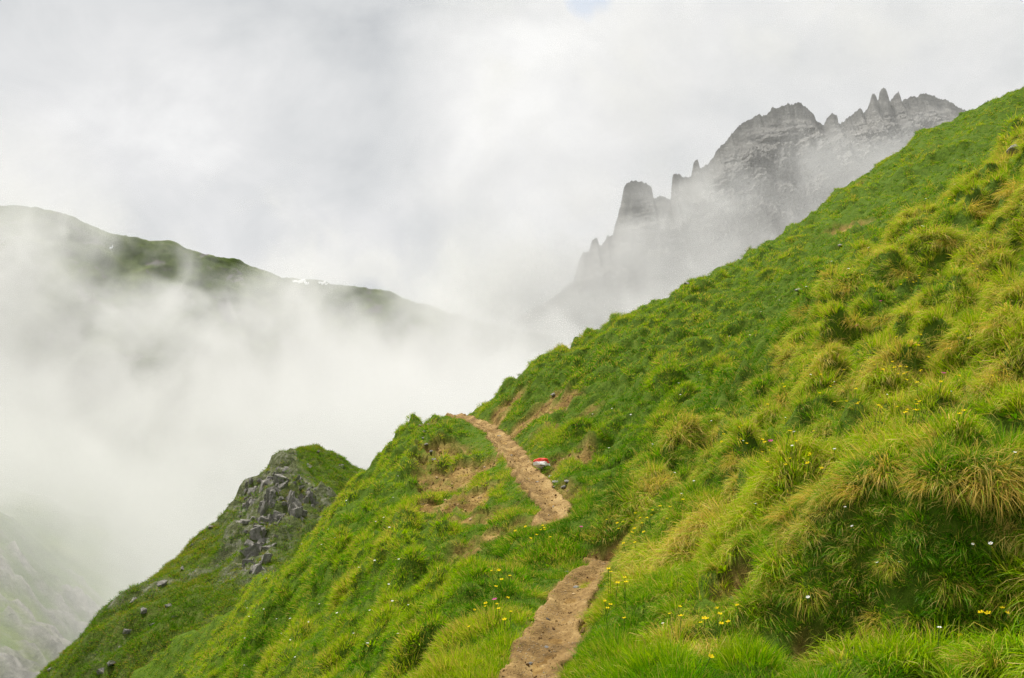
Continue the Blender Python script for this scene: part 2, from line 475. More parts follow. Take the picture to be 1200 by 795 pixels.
Z1 += SOIL * (0.09 * fbm(GX * 3.6, GY * 3.6, 4, 161, 0.7, True) - 0.07) - SOIL * 0.75 * lumps(GX, GY) * amp
SOIL = np.maximum(SOIL, 1 - smooth(PD, half * 1.0, half * 1.35))
V = np.stack([GX, GY, Z1], -1).reshape(-1, 3)
me = mesh_np('hillside', V, grid_faces(len(xs), len(ys)), m_hill, True, {'soil': SOIL})
hill = obj('hillside', me)
tag(hill, 'steep green grassy hillside and spur crossed by the dirt trail', 'hillside', kind='structure')

# the trail itself: a strip with a worn, uneven tread and ragged edges that dip under the turf
s_acc = np.concatenate([[0], np.cumsum(np.hypot(*np.diff(path_c[:, :2], axis=0).T))])
ss = np.arange(0, s_acc[-1], 0.03)
cx = np.interp(ss, s_acc, path_c[:, 0]); cyy = np.interp(ss, s_acc, path_c[:, 1]); cz = np.interp(ss, s_acc, path_c[:, 2])
kern = np.ones(9) / 9
czs = np.convolve(np.pad(cz, 4, 'edge'), kern, 'valid')
tx = np.gradient(cx); ty = np.gradient(cyy); ln = np.hypot(tx, ty); nx_, ny_ = ty / ln, -tx / ln
acr = np.linspace(-1.45, 1.45, 29)
hw = path_half(cx, cyy)
PX = cx[:, None] + nx_[:, None] * acr[None] * hw[:, None]
PY = cyy[:, None] + ny_[:, None] * acr[None] * hw[:, None]
wid = np.abs(acr)[None] + 0.38 * fbm(PX * 2.6, PY * 2.6, 4, 41) + 0.12 * fbm(PX * 9, PY * 9, 3, 46)
PZ2 = czs[:, None] - 0.075 + 0.055 * smooth(np.abs(acr), 0.1, 1.0)[None] + 0.05 * fbm(PX * 2.2, PY * 2.2, 4, 43) + 0.016 * np.abs(perlin(PX * 8, PY * 8, 44)) + 0.006 * perlin(PX * 19, PY * 19, 45)
PZ2 = PZ2 - 0.22 * smooth(wid, 1.0, 1.4) - 0.5 * smooth(PY, 10.0, 10.35) * (1 - smooth(PY, 11.15, 11.5))
me = mesh_np('dirt_path', np.stack([PX, PY, PZ2], -1).reshape(-1, 3), grid_faces(len(acr), len(ss)), m_path)
o = obj('dirt_path', me)
tag(o, 'narrow trodden brown dirt trail winding over the grassy spur', 'path', kind='structure')

# ================================================================== NEIGHBOURING SPUR WITH CRAG
sp_ridge = [(470, 600, 92), (425, 628.4, 84), (400, 562.9, 80), (370, 534.0, 77), (340, 532.5, 74), (315, 552.0, 71), (285, 576.7, 69), (265, 604.7, 67), (240, 620.2, 65), (180, 670.2, 62), (120, 723.1, 60), (45, 811.9, 58), (-60, 900, 55)]
c2 = [at(*p) for p in sp_ridge]
for u, v, d in sp_ridge:
    x, y, z = at(u, v, d)
    c2 += [(x - 2.5, y + 6, z - 6.5), (x - 9, y + 22, z - 26)]
for p in [(400, 552, 72), (360, 560, 69), (345, 600, 63), (310, 640, 59), (320, 590, 64), (290, 640, 60), (270, 660, 58), (230, 690, 55), (180, 720, 54), (130, 770, 52), (220, 760, 49), (300, 720, 49), (380, 640, 58), (420, 590, 68), (300, 605, 64.5)]:
    c2.append(at(*p))
c2 += [(-6, 50, -16), (-12, 38, -20), (-20, 36, -24), (-30, 45, -29), (4, 66, -12), (8, 85, -14), (-45, 70, -50), (-40, 40, -38)]
tps2 = TPS(c2, lam=0.05)
xs2 = np.arange(-62, 16, 0.3); ys2 = np.arange(34, 112, 0.34)
X2, Y2 = np.meshgrid(xs2, ys2)
Zb = tps2(X2, Y2)
SPUR0 = Field(xs2, ys2, Zb)
def poly_mask(u, v, poly):
    inside = np.zeros(np.shape(u), bool); j = len(poly) - 1
    for i in range(len(poly)):
        xi, yi = poly[i]; xj, yj = poly[j]
        c = ((yi > v) != (yj > v)) & (u < (xj - xi) * (v - yi) / (yj - yi + 1e-9) + xi)
        inside ^= c; j = i
    return inside
crag_uv = [(329, 529), (309, 549), (280, 569), (272, 595), (283, 614), (289, 640), (288, 672), (302, 668), (319, 640), (335, 606), (352, 616), (378, 592), (350, 577), (336, 551)]
crag_pts = []
rr = random.Random(3)
while len(crag_pts) < 280:
    u, v = rr.uniform(268, 380), rr.uniform(525, 676)
    if poly_mask(np.array(u), np.array(v), crag_uv) and fbm(np.array(u / 13.0), np.array(v / 20.0), 3, 77) > -0.22:
        h = SPUR0.hit(u, v, 35, 110, 0.1)
        if h: crag_pts.append((h, u, v))
rk = np.zeros(X2.shape)
for h, u, v in crag_pts:
    rk = np.maximum(rk, 1 - smooth(np.hypot(X2 - h.x, Y2 - h.y), 0.6, 2.2))
rk2 = smooth(fbm(X2 / 5, Y2 / 5, 4, 71) + 0.35 * rk, 0.22, 0.42) * 0.8
Z2 = Zb + np.abs(perlin(X2 / 3.1, Y2 / 3.4, 11)) * 0.9 + np.abs(perlin(X2 / 1.2, Y2 / 1.2, 12)) * 0.35 + perlin(X2 / 9, Y2 / 9, 13) * 0.8 - 0.55
Z2 = Z2 + rk * (1.1 * fbm(X2 / 2.2, Y2 / 2.2, 5, 14, 0.65, True))
SPUR = Field(xs2, ys2, Z2)
m_spur, t, out = mat('spur_turf')
g = ramp(t, [(0.3, (0.035, 0.06, 0.008)), (0.5, (0.07, 0.105, 0.012)), (0.7, (0.12, 0.13, 0.035))])
t.links.new(noise(t, 1.2, 7, 0.65), g.inputs[0])
rr_ = ramp(t, [(0.35, (0.045, 0.045, 0.035)), (0.5, (0.10, 0.11, 0.05)), (0.7, (0.27, 0.255, 0.23))])
t.links.new(noise(t, 2.2, 8, 0.7), rr_.inputs[0])
principled(t, out, mixc(t, attr(t, 'rock'), g.outputs[0], rr_.outputs[0]), 0.95, bump(t, noise(t, 2.5, 8, 0.7), 0.9, 0.35), 0.1)
RK = np.clip(np.maximum(rk * (0.5 + 0.9 * fbm(X2 / 1.6, Y2 / 1.6, 4, 78, 0.65)), rk2), 0, 1)
me = mesh_np('spur', np.stack([X2, Y2, Z2], -1).reshape(-1, 3), grid_faces(len(xs2), len(ys2)), m_spur, True, {'rock': RK})
o = obj('spur', me)
tag(o, 'darker grassy spur with rocky ribs beyond the near slope', 'spur', kind='structure')

# ------------------------------------------------------------------ rocks
def rock_mesh(name, seed, m, flat=0.75, sub=2, cuts=9):
    """an angular block: a subdivided box clipped by random planes, then roughened"""
    import bmesh
    rg = np.random.default_rng(seed)
    bm = bmesh.new()
    bmesh.ops.create_icosphere(bm, subdivisions=sub, radius=1.0)
    pl = []
    for k in range(cuts):
        n = rg.normal(size=3); n /= np.linalg.norm(n)
        pl.append((n, rg.uniform(0.45, 0.8)))
    for v in bm.verts:
        p = np.array(v.co)
        for n, d in pl:
            e = p @ n - d
            if e > 0: p = p - n * e * 0.93
        p = p + rg.normal(size=3) * 0.02
        v.co = (p[0], p[1], p[2] * flat)
    me = bpy.data.meshes.new(name)
    bm.to_mesh(me); bm.free()
    me.materials.append(m)
    return me
def slab_mesh(name, seed, m, n=15, dims=(1, 1, 1)):
    """a broken block: the hull of a few random points, flat shaded"""
    import bmesh
    rg = np.random.default_rng(seed)
    bm = bmesh.new()
    for k in range(n):
        p = rg.uniform(-1, 1, 3); p /= max(np.abs(p).max(), 1e-3); p *= rg.uniform(0.7, 1.0)
        bm.verts.new(p * np.array(dims))
    bmesh.ops.convex_hull(bm, input=bm.verts)
    bmesh.ops.delete(bm, geom=[v for v in bm.verts if not v.link_faces], context='VERTS')
    me = bpy.data.meshes.new(name)
    bm.to_mesh(me); bm.free()
    me.materials.append(m)
    return me
rocks_c = [slab_mesh('rock', 100 + i, m_crag, 13 + i % 4, (0.9, 0.75, 1.0)) for i in range(9)]
c0 = sum((h for h, u, v in crag_pts), Vector()) / len(crag_pts)
c0.z = min(h.z for h, u, v in crag_pts)
crag = bpy.data.objects.new('rocky_crag', None); COL.objects.link(crag); crag.location = c0
tag(crag, 'grey broken rock crag jutting from the darker spur', 'crag')
for i, (h, u, v) in enumerate(crag_pts):
    o = obj('rock', rocks_c[i % 9], crag)
    sc = rr.choice([0.16, 0.2, 0.26, 0.32, 0.4, 0.5, 0.75])
    z = float(SPUR(np.array(h.x), np.array(h.y)))
    o.location = Vector((h.x, h.y, z - sc * 0.5)) - c0
    o.scale = (sc * rr.uniform(0.5, 1.1), sc * rr.uniform(0.5, 1.1), sc * rr.uniform(0.8, 1.5) * (0.5 if v < 552 or u < 285 else 1.0))
    o.rotation_euler = (rr.uniform(-0.3, 0.3), rr.uniform(-0.1, 0.5), rr.gauss(0.4, 0.35))
# loose boulders on the spur
k = 0
for u, v in [(224, 640), (200, 655), (190, 685), (214, 668), (160, 700), (150, 742), (196, 712), (132, 780), (120, 787), (107, 718), (248, 618), (180, 732), (205, 724), (140, 760), (362, 548), (345, 566), (385, 572), (372, 530), (398, 546), (240, 632), (168, 716), (60, 785)]:
    h = SPUR.hit(u, v, 35, 110, 0.1)
    if h is None: continue
    o = obj('boulder', rocks_c[k % 9]); k += 1
    sc = rr.choice([0.14, 0.18, 0.24, 0.3, 0.42])
    o.location = h - Vector((0, 0, sc * 0.2)); o.scale = (sc * rr.uniform(0.8, 1.6), sc * rr.uniform(0.7, 1.2), sc * rr.uniform(0.5, 0.9)); o.rotation_euler = (rr.uniform(-.4, .4), rr.uniform(-.4, .4), rr.uniform(0, 6))
    wd = 'small' if sc < 0.2 else 'middling' if sc < 0.28 else 'large'
    tag(o, wd + (' grey boulder in the turf above the crag on the darker spur' if v < 575 else ' grey boulder in the turf below the crag on the darker spur'), 'boulder', wd + (' boulders above the crag' if v < 575 else ' boulders below the crag'))

# ================================================================== FAR TERRAIN
# valley side, lower left, and valley floor
m_val, t, out = mat('valley_meadow')
g = ramp(t, [(0.35, (0.05, 0.08, 0.012)), (0.5, (0.09, 0.14, 0.018)), (0.65, (0.15, 0.19, 0.03))])
t.links.new(noise(t, 0.03, 7, 0.62), g.inputs[0])
rr_ = ramp(t, [(0.3, (0.07, 0.065, 0.055)), (0.7, (0.36, 0.34, 0.31))])
t.links.new(noise(t, 0.35, 8, 0.7), rr_.inputs[0])
principled(t, out, mixc(t, attr(t, 'rock'), g.outputs[0], rr_.outputs[0]), 0.95, bump(t, noise(t, 0.3, 8, 0.7), 0.8, 2.0), 0.1)
c3 = []
for p in [(-120, 540, 215), (0, 640, 205), (40, 680, 200), (70, 740, 190), (-40, 720, 175), (0, 795, 165), (100, 795, 200), (120, 700, 300), (200, 700, 330), (60, 620, 330), (60, 580, 420), (300, 650, 420), (20, 560, 480),
          (250, 590, 500), (450, 600, 500), (0, 500, 620), (300, 520, 640)]:
    c3.append(at(*p))
c3 += [(-300, 150, -20), (-220, 120, -30), (-60, 120, -75), (60, 140, -80), (150, 250, -90), (300, 300, -40), (450, 500, 20), (200, 600, -60), (-420, 500, -20), (-500, 300, 60)]
tps3 = TPS([(a / 100, b / 100, c) for a, b, c in c3], lam=0.05)
xs3 = graded(-560, 560, -140, -40, 1.1, 1.03, 8.0); ys3 = graded(105, 800, 130, 230, 1.3, 1.03, 8.0)
X3, Y3 = np.meshgrid(xs3, ys3)
Z3 = tps3(X3 / 100, Y3 / 100) + fbm(X3 / 60, Y3 / 60, 5, 51) * 9 + fbm(X3 / 14, Y3 / 14, 3, 52, 0.5, True) * 1.2
rk3 = smooth(fbm(X3 / 16, Y3 / 16, 5, 53, 0.65) + 0.38 * (1 - smooth(np.hypot((X3 + 95) / 40, (Y3 - 190) / 45), 0.3, 1.2)), 0.22, 0.5)
Z3 += rk3 * fbm(X3 / 7, Y3 / 7, 4, 54, 0.65, True) * 3.5
me = mesh_np('valley_side', np.stack([X3, Y3, Z3], -1).reshape(-1, 3), grid_faces(len(xs3), len(ys3)), m_val, True, {'rock': rk3})
tag(obj('valley_side', me), 'pale green valley slope with grey scree seen deep in the mist', 'valley slope', kind='structure')

# green mountain ridge on the left
def ridge_line(uv, d):
    P = [at(u, v, dd) for (u, v), dd in zip(uv, d)]
    return np.array(P)
rl_uv = [(-260, 262), (-120, 250), (-40, 243), (20, 239), (60, 245), (85, 252), (110, 262), (150, 277), (172, 278), (200, 281), (240, 297), (280, 304), (300, 312), (330, 322), (350, 326), (372, 327), (400, 332), (455, 341), (480, 350), (520, 364), (570, 378), (640, 392), (760, 405), (900, 410)]
rl = ridge_line(rl_uv, np.linspace(640, 760, len(rl_uv)))
xs4 = np.linspace(-620, 260, 520)
rz = np.interp(xs4, rl[:, 0], rl[:, 2]); ry = np.interp(xs4, rl[:, 0], rl[:, 1])
off = np.concatenate([-np.geomspace(420, 1.5, 150), [0], np.geomspace(1.5, 300, 50)])
XO, OO = np.meshgrid(xs4, off)
prof = np.where(OO < 0, -0.62 * np.abs(OO) ** 1.0, -0.8 * OO)
nz_ = fbm(XO / 70, OO / 70, 5, 61, 0.55, True) * 20 + fbm(XO / 22, OO / 30, 4, 62, 0.55) * 7
fade = np.clip(np.abs(OO) / 60, 0, 1)
Z4 = rz[None] + prof + (nz_ - 8) * fade + fbm(XO / 16, OO / 12, 5, 63, 0.65) * 4.2 * (0.75 + 0.25 * fade) - np.abs(perlin(XO / 30, OO / 20, 64)) * 3.0
Y4 = ry[None] + OO
m_ridge, t, out = mat('mountain_turf')
g = ramp(t, [(0.3, (0.02, 0.03, 0.008)), (0.5, (0.05, 0.075, 0.012)), (0.7, (0.11, 0.14, 0.03))])
t.links.new(noise(t, 0.03, 8, 0.65), g.inputs[0])
rr_ = ramp(t, [(0.3, (0.04, 0.038, 0.035)), (0.7, (0.20, 0.19, 0.18))])
t.links.new(noise(t, 0.12, 8, 0.7), rr_.inputs[0])
principled(t, out, mixc(t, sstep(t, noise(t, 0.045, 6, 0.6), 0.56, 0.66), g.outputs[0], rr_.outputs[0]), 0.95, bump(t, noise(t, 0.1, 8, 0.7), 0.8, 5.0), 0.1)
me = mesh_np('mountain_ridge', np.stack([XO, Y4, Z4], -1).reshape(-1, 3), grid_faces(len(xs4), len(off)), m_ridge)
tag(obj('mountain_ridge', me), 'dark green mountain ridge half hidden by drifting mist', 'mountain', kind='structure')
RIDGE = (xs4, off, ry, Z4)
def ridge_hit(u, v):
    d = np.arange(300, 900, 0.5)
    x, y, z = at(u, v, d)
    i = np.clip(np.searchsorted(xs4, x) - 1, 0, len(xs4) - 1)
    j = np.clip(np.searchsorted(off, y - ry[i]) - 1, 0, len(off) - 1)
    ok = np.nonzero(z < Z4[j, i])[0]
    return Vector((x[ok[0]], y[ok[0]], z[ok[0]])) if len(ok) else None
# snow patches: thin drifts lying on the slope
m_snow, t, out = mat('old_snow')
r = ramp(t, [(0.3, (0.70, 0.72, 0.74)), (0.7, (0.86, 0.87, 0.88))]); t.links.new(noise(t, 0.4, 5), r.inputs[0])
principled(t, out, r.outputs[0], 0.7, bump(t, noise(t, 0.5, 4), 0.3, 0.4), 0.2)
def rfield(x, y):
    i = np.clip(np.searchsorted(xs4, x) - 1, 0, len(xs4) - 2)
    fx = (x - xs4[i]) / (xs4[i + 1] - xs4[i])
    def col_(ii):
        yo = y - ry[ii]; j = np.clip(np.searchsorted(off, yo) - 1, 0, len(off) - 2)
        fy = (yo - off[j]) / (off[j + 1] - off[j])
        return Z4[j, ii] * (1 - fy) + Z4[j + 1, ii] * fy
    return col_(i) * (1 - fx) + col_(i + 1) * fx
for uv_a, uv_b, w_, lab in [((343, 328), (362, 334), 2.2, 'long thin streak of white snow below the green mountain crest'),
                            ((373, 330), (384, 333), 1.6, 'short white snow patch on the green mountain ridge'),
                            ((129, 289), (132, 291), 1.0, 'tiny snow spot high on the mist-veiled mountain shoulder')]:
    a = ridge_hit(*uv_a); b = ridge_hit(*uv_b)
    if not a or not b: continue
    n_, m_ = 30, 7
    pts = []
    for i in range(n_):
        s = i / (n_ - 1)
        c = a.lerp(b, s); ww = w_ * (math.sin(math.pi * min(max(s, 0.03), 0.97)) ** 0.6) * (0.7 + 0.5 * float(perlin(np.array(s * 6), np.array(1.3), 81)))
        for j in range(m_):
            q = (j / (m_ - 1) - 0.5) * 2
            x = c.x; y = c.y + q * ww * 1.6 - 3 * float(perlin(np.array(s * 4), np.array(4.1), 82))
            z = float(rfield(np.array(x), np.array(y)))
            pts.append((x, y, z + 0.9 * (1 - q * q) - 0.25))
    me = mesh_np('snow_patch', pts, grid_faces(m_, n_), m_snow)
    tag(obj('snow_patch', me), lab, 'snow')

# jagged rock peak on the right
pk_uv = [(470, 460), (540, 410), (600, 376), (640, 354), (672, 330), (678, 306), (683, 296), (690, 294), (694, 280), (700, 278), (703, 287), (708, 284), (712, 275), (718, 277), (721, 262), (727, 242), (731, 219), (736, 213), (745, 211), (757, 214), (764, 221), (766, 233), (773, 228), (779, 230), (786, 236),
         (788, 206), (793, 203), (800, 207), (810, 206), (813, 189), (818, 188), (821, 199), (828, 193), (836, 184), (842, 172), (852, 163), (862, 151), (872, 142), (880, 139), (890, 133), (899, 134), (905, 126), (915, 124), (925, 122), (938, 120), (946, 127), (953, 132), (957, 143), (965, 146), (969, 138), (975, 133), (981, 134), (983, 144), (992, 139), (1003, 131),
         (1008, 126), (1012, 131), (1017, 126), (1021, 112), (1025, 108), (1029, 117), (1031, 106), (1035, 102), (1039, 106), (1043, 119), (1048, 110), (1053, 105), (1057, 117), (1066, 114), (1078, 111), (1090, 110), (1104, 115), (1130, 128), (1180, 150), (1260, 190), (1400, 260)]
pk = ridge_line(pk_uv, np.full(len(pk_uv), 900.0))
xs5 = np.linspace(pk[0, 0], pk[-1, 0], 1300)
kz = np.interp(xs5, pk[:, 0], pk[:, 2]) + fbm(xs5 / 6.0, xs5 * 0 + 3.3, 5, 91, 0.65) * 3.4 - np.abs(fbm(xs5 / 3.0, xs5 * 0 + 7.3, 3, 95, 0.6)) * 3.0
# lower, smoother mass behind each tooth: the drop from the crest is steep, then runs out as a face
kern = np.exp(-0.5 * (np.arange(-120, 121) / 40.0) ** 2); kern /= kern.sum()
base = np.convolve(np.pad(kz, 120, 'edge'), kern, 'valid')
off5 = np.concatenate([-np.linspace(330, 121, 45), -np.linspace(119, 0.7, 165), [0], np.geomspace(0.8, 200, 40)])
X5, O5 = np.meshgrid(xs5, off5)
ao = np.abs(O5)
tooth = np.exp(-(ao / (9.0 + 5.0 * perlin(X5 / 9, X5 * 0, 96))) ** 1.3)
lowb = np.minimum(base, kz)[None] - 6
face = np.where(O5 < 0, np.where(ao < 90, 1.75 * ao, 1.75 * 90 + 0.75 * (ao - 90)), 1.6 * ao)
Z5 = kz[None] * tooth + lowb * (1 - tooth) - face
but = fbm(X5 / 34, O5 / 120, 5, 92, 0.55, True)
strat = np.sin((Z5 + 0.35 * X5) / 5.2 + 3 * perlin(X5 / 40, O5 / 40, 93))
rough = fbm(X5 / 11, O5 / 14, 5, 94, 0.62, True)
f5 = smooth(ao, 1.0, 26)
fine = fbm(X5 / 4.5, Z5 / 4.5, 4, 97, 0.65, True)
led = fbm(X5 / 45, Z5 / 9, 4, 98, 0.6, True)
Y5 = 900 + O5 - f5 * (but * 17 + rough * 7 + strat * 3.2 + led * 11 + fine * 4.0) * (O5 < 0)
Z5 = Z5 + f5 * (but * 8 + rough * 5 + fine * 2.0)
m_peak, t, out = mat('dolomite_rock')
tcx = t.nodes.new('ShaderNodeTexCoord')
mpp = N(t, 'ShaderNodeMapping'); mpp.inputs['Scale'].default_value = (0.02, 0.02, 0.11); mpp.inputs['Rotation'].default_value = (0, math.radians(-16), 0)
t.links.new(tcx.outputs['Object'], mpp.inputs[0])
st = N(t, 'ShaderNodeTexNoise', Scale=1.0, Detail=8.0, Roughness=0.65); t.links.new(mpp.outputs[0], st.inputs['Vector'])
r = ramp(t, [(0.3, (0.09, 0.088, 0.085)), (0.5, (0.20, 0.195, 0.185)), (0.7, (0.34, 0.33, 0.31))])
t.links.new(mth(t, 'ADD', mth(t, 'MULTIPLY', st.outputs[0], 0.6), mth(t, 'MULTIPLY', noise(t, 0.06, 8, 0.68), 0.4)), r.inputs[0])
principled(t, out, r.outputs[0], 0.92, bump(t, mth(t, 'ADD', st.outputs[0], noise(t, 0.12, 8, 0.7)), 1.0, 6.0), 0.15)
me = mesh_np('rocky_peak', np.stack([X5, Y5, Z5], -1).reshape(-1, 3), grid_faces(len(xs5), len(off5)), m_peak, False)
tag(obj('rocky_peak', me), 'jagged grey limestone peak with pinnacles rising out of the mist', 'mountain', kind='structure')

# ground sheet to the horizon, far below
m_gr, t, out = mat('far_ground')
g = ramp(t, [(0.3, (0.04, 0.06, 0.015)), (0.7, (0.10, 0.12, 0.04))]); t.links.new(noise(t, 0.004, 6), g.inputs[0])
principled(t, out, g.outputs[0], 0.95)
me = mesh_np('ground', [(-9000, -9000, -320), (9000, -9000, -320), (9000, 9000, -320), (-9000, 9000, -320)], [(0, 1, 2, 3)], m_gr)
tag(obj('ground', me), 'distant valley ground far below the mist', 'ground', kind='structure')

# ================================================================== MIST
def mist(name, lo, hi, density, build, label, step=1.0):
    m, t, out = mat(name + '_volume')
    tcx = t.nodes.new('ShaderNodeNewGeometry')
    fac = build(t, tcx.outputs['Position'])
    vol = N(t, 'ShaderNodeVolumePrincipled', Anisotropy=0.25)
    vol.inputs['Color'].default_value = (0.79, 0.793, 0.79, 1)
    t.links.new(mth(t, 'MULTIPLY', fac, density), vol.inputs['Density'])
    t.links.new(vol.outputs[0], out.inputs['Volume'])
    m.cycles.volume_step_rate = step
    lo = np.array(lo, float); hi = np.array(hi, float)
    v = [(x, y, z) for x in (lo[0], hi[0]) for y in (lo[1], hi[1]) for z in (lo[2], hi[2])]
    f = [(0, 1, 3, 2), (4, 6, 7, 5), (0, 4, 5, 1), (2, 3, 7, 6), (0, 2, 6, 4), (1, 5, 7, 3)]
    o = obj(name, mesh_np(name, v, f, m, False))
    tag(o, label, 'mist', kind='stuff')
    return o
def vnoise(t, pos, sc, detail, rough=0.5, loc=(0, 0, 0), dist=0.0):
    mp = N(t, 'ShaderNodeMapping'); mp.inputs['Scale'].default_value = sc; mp.inputs['Location'].default_value = loc
    t.links.new(pos, mp.inputs[0])
    n = N(t, 'ShaderNodeTexNoise', Scale=1.0, Detail=detail, Roughness=rough, Distortion=dist)
    t.links.new(mp.outputs[0], n.inputs['Vector'])
    return n.outputs[0]
def boxfade(t, pos, lo, hi, m):
    s = t.nodes.new('ShaderNodeSeparateXYZ'); t.links.new(pos, s.inputs[0])
    f = None
    for i in range(3):
        for a, sg in ((lo[i], 1), (hi[i], -1)):
            if m[i] is None: continue
            w = sstep(t, s.outputs[i], a, a + sg * m[i])
            f = w if f is None else mth(t, 'MULTIPLY', f, w)
    return f, s
def blob(t, pos, c, r):
    """soft ellipsoid 1 at centre, 0 at radius"""
    v1 = N(t, 'ShaderNodeVectorMath', operation='SUBTRACT'); t.links.new(pos, v1.inputs[0]); v1.inputs[1].default_value = c
    v2 = N(t, 'ShaderNodeVectorMath', operation='DIVIDE'); t.links.new(v1.outputs[0], v2.inputs[0]); v2.inputs[1].default_value = r
    v3 = N(t, 'ShaderNodeVectorMath', operation='LENGTH'); t.links.new(v2.outputs[0], v3.inputs[0])
    return sstep(t, v3.outputs['Value'], 1.0, 0.0)

V_LO, V_HI = (-520, 100, -240), (330, 640, 130)
def b_valley(t, pos):
    f, s = boxfade(t, pos, V_LO, V_HI, (60, 40, None))
    z = s.outputs[2]
    na = vnoise(t, pos, (0.010, 0.010, 0.012), 3.0, 0.5, (3, 1, 7), 0.8)
    nb = vnoise(t, pos, (0.027, 0.018, 0.022), 4.0, 0.55, (9, 4, 2), 1.2)
    n = mth(t, 'ADD', mth(t, 'MULTIPLY', na, 0.55), mth(t, 'MULTIPLY', nb, 0.45))
    zz = mth(t, 'ADD', z, mth(t, 'MULTIPLY', sstep(t, s.outputs[0], -80.0, -330.0), -25.0))
    cover = sstep(t, zz, 98.0, -62.0)                     # thick low down, wisps above
    d = sstep(t, mth(t, 'ADD', mth(t, 'MULTIPLY', mth(t, 'SUBTRACT', n, 0.5), 7.5), cover), 0.50, 1.20)
    # the face of the bank leans back: the higher, the farther off
    lean = mth(t, 'SUBTRACT', s.outputs[1], mth(t, 'MULTIPLY', mth(t, 'MAXIMUM', mth(t, 'ADD', z, 60.0), 0.0), 2.6))
    nearer = mth(t, 'ADD', mth(t, 'MULTIPLY', sstep(t, z, 0.0, -30.0), 0.40), mth(t, 'MULTIPLY', sstep(t, lean, 150.0, 230.0), 0.8))
    w = None
    for c_, r_, k_ in [(at(-30, 275, 440), (75, 90, 75), 0.9), (at(118, 300, 500), (20, 50, 45), 0.5), (at(205, 322, 500), (24, 50, 34), 0.5), (at(315, 385, 500), (40, 60, 26), 0.5)]:
        q = mth(t, 'MULTIPLY', blob(t, pos, c_, r_), k_)
        w = q if w is None else mth(t, 'ADD', w, q)
    w = mth(t, 'MULTIPLY', w, sstep(t, nb, 0.36, 0.58))
    return mth(t, 'ADD', mth(t, 'MULTIPLY', mth(t, 'MULTIPLY', f, d), nearer), w)
mist('valley_mist', V_LO, V_HI, 0.022, b_valley, 'white mist bank filling the valley below the green ridge', 0.6)
P_LO, P_HI = (-100, 600, -150), (600, 850, 330)
def b_peak(t, pos):
    f, s = boxfade(t, pos, P_LO, P_HI, (80, 60, None))
    z = mth(t, 'SUBTRACT', s.outputs[2], mth(t, 'MULTIPLY', s.outputs[0], 0.22))
    n = vnoise(t, pos, (0.014, 0.012, 0.013), 5.0, 0.56, (1, 5, 2), 0.7)
    cover = sstep(t, z, 120.0, -20.0)
    d = sstep(t, mth(t, 'ADD', mth(t, 'MULTIPLY', mth(t, 'SUBTRACT', n, 0.5), 4.0), cover), 0.15, 1.2)
    d = mth(t, 'ADD', mth(t, 'MULTIPLY', d, 0.92), 0.06)
    return mth(t, 'MULTIPLY', f, d)
mist('peak_mist', P_LO, P_HI, 0.016, b_peak, 'pale mist veiling the foot of the jagged grey peak', 0.6)
# ================================================================== GRASS (uncountable: stuff)
def tuft_mesh(name, n, h0, h1, rad, width, lean, droop, seed, bias=0.0, m=None, herb=False):
    """n bent blades round a centre; bias pushes them all towards +x (downhill)"""
    rg = np.random.default_rng(seed)
    V, Fc, rn, tp = [], [], [], []
    segs = 3
    for b in range(n):
        a = rg.uniform(0, 2 * math.pi); r = rad * math.sqrt(rg.uniform(0, 1))
        base = np.array([r * math.cos(a), r * math.sin(a), -0.02])
        out_a = a + rg.normal(0, 0.6)
        le = lean * rg.uniform(0.2, 1.3) * (0.35 + 0.65 * r / rad)
        d = np.array([math.cos(out_a) * le + bias * rg.uniform(0.4, 1.2), math.sin(out_a) * le, 1.0]); d /= np.linalg.norm(d)
        L = rg.uniform(h0, h1); w = width * rg.uniform(0.7, 1.3)
        side = np.cross(d, [rg.normal(), rg.normal(), 0.3]); side /= np.linalg.norm(side)
        p = base.copy(); R = rg.uniform(0, 1); i0 = len(V)
        prof = (0.8, 1.0, 0.7) if not herb else (0.25, 1.0, 0.8)
        for s in range(segs):
            V.append(p - side * w * 0.5 * prof[s]); V.append(p + side * w * 0.5 * prof[s])
            rn += [R, R]; tp += [s / segs] * 2
            p = p + d * (L / segs)
            d = d + np.array([bias * 0.35 * droop, 0, -droop * rg.uniform(0.5, 1.3)]); d /= np.linalg.norm(d)
        V.append(p); rn.append(R); tp.append(1.0)
        for s in range(segs - 1):
            k = i0 + 2 * s
            Fc += [(k, k + 1, k + 3), (k, k + 3, k + 2)]
        k = i0 + 2 * (segs - 1)
        Fc.append((k, k + 1, k + 2))
    return mesh_np(name, V, Fc, m or m_grass, True, {'rnd': rn, 'tip': tp})

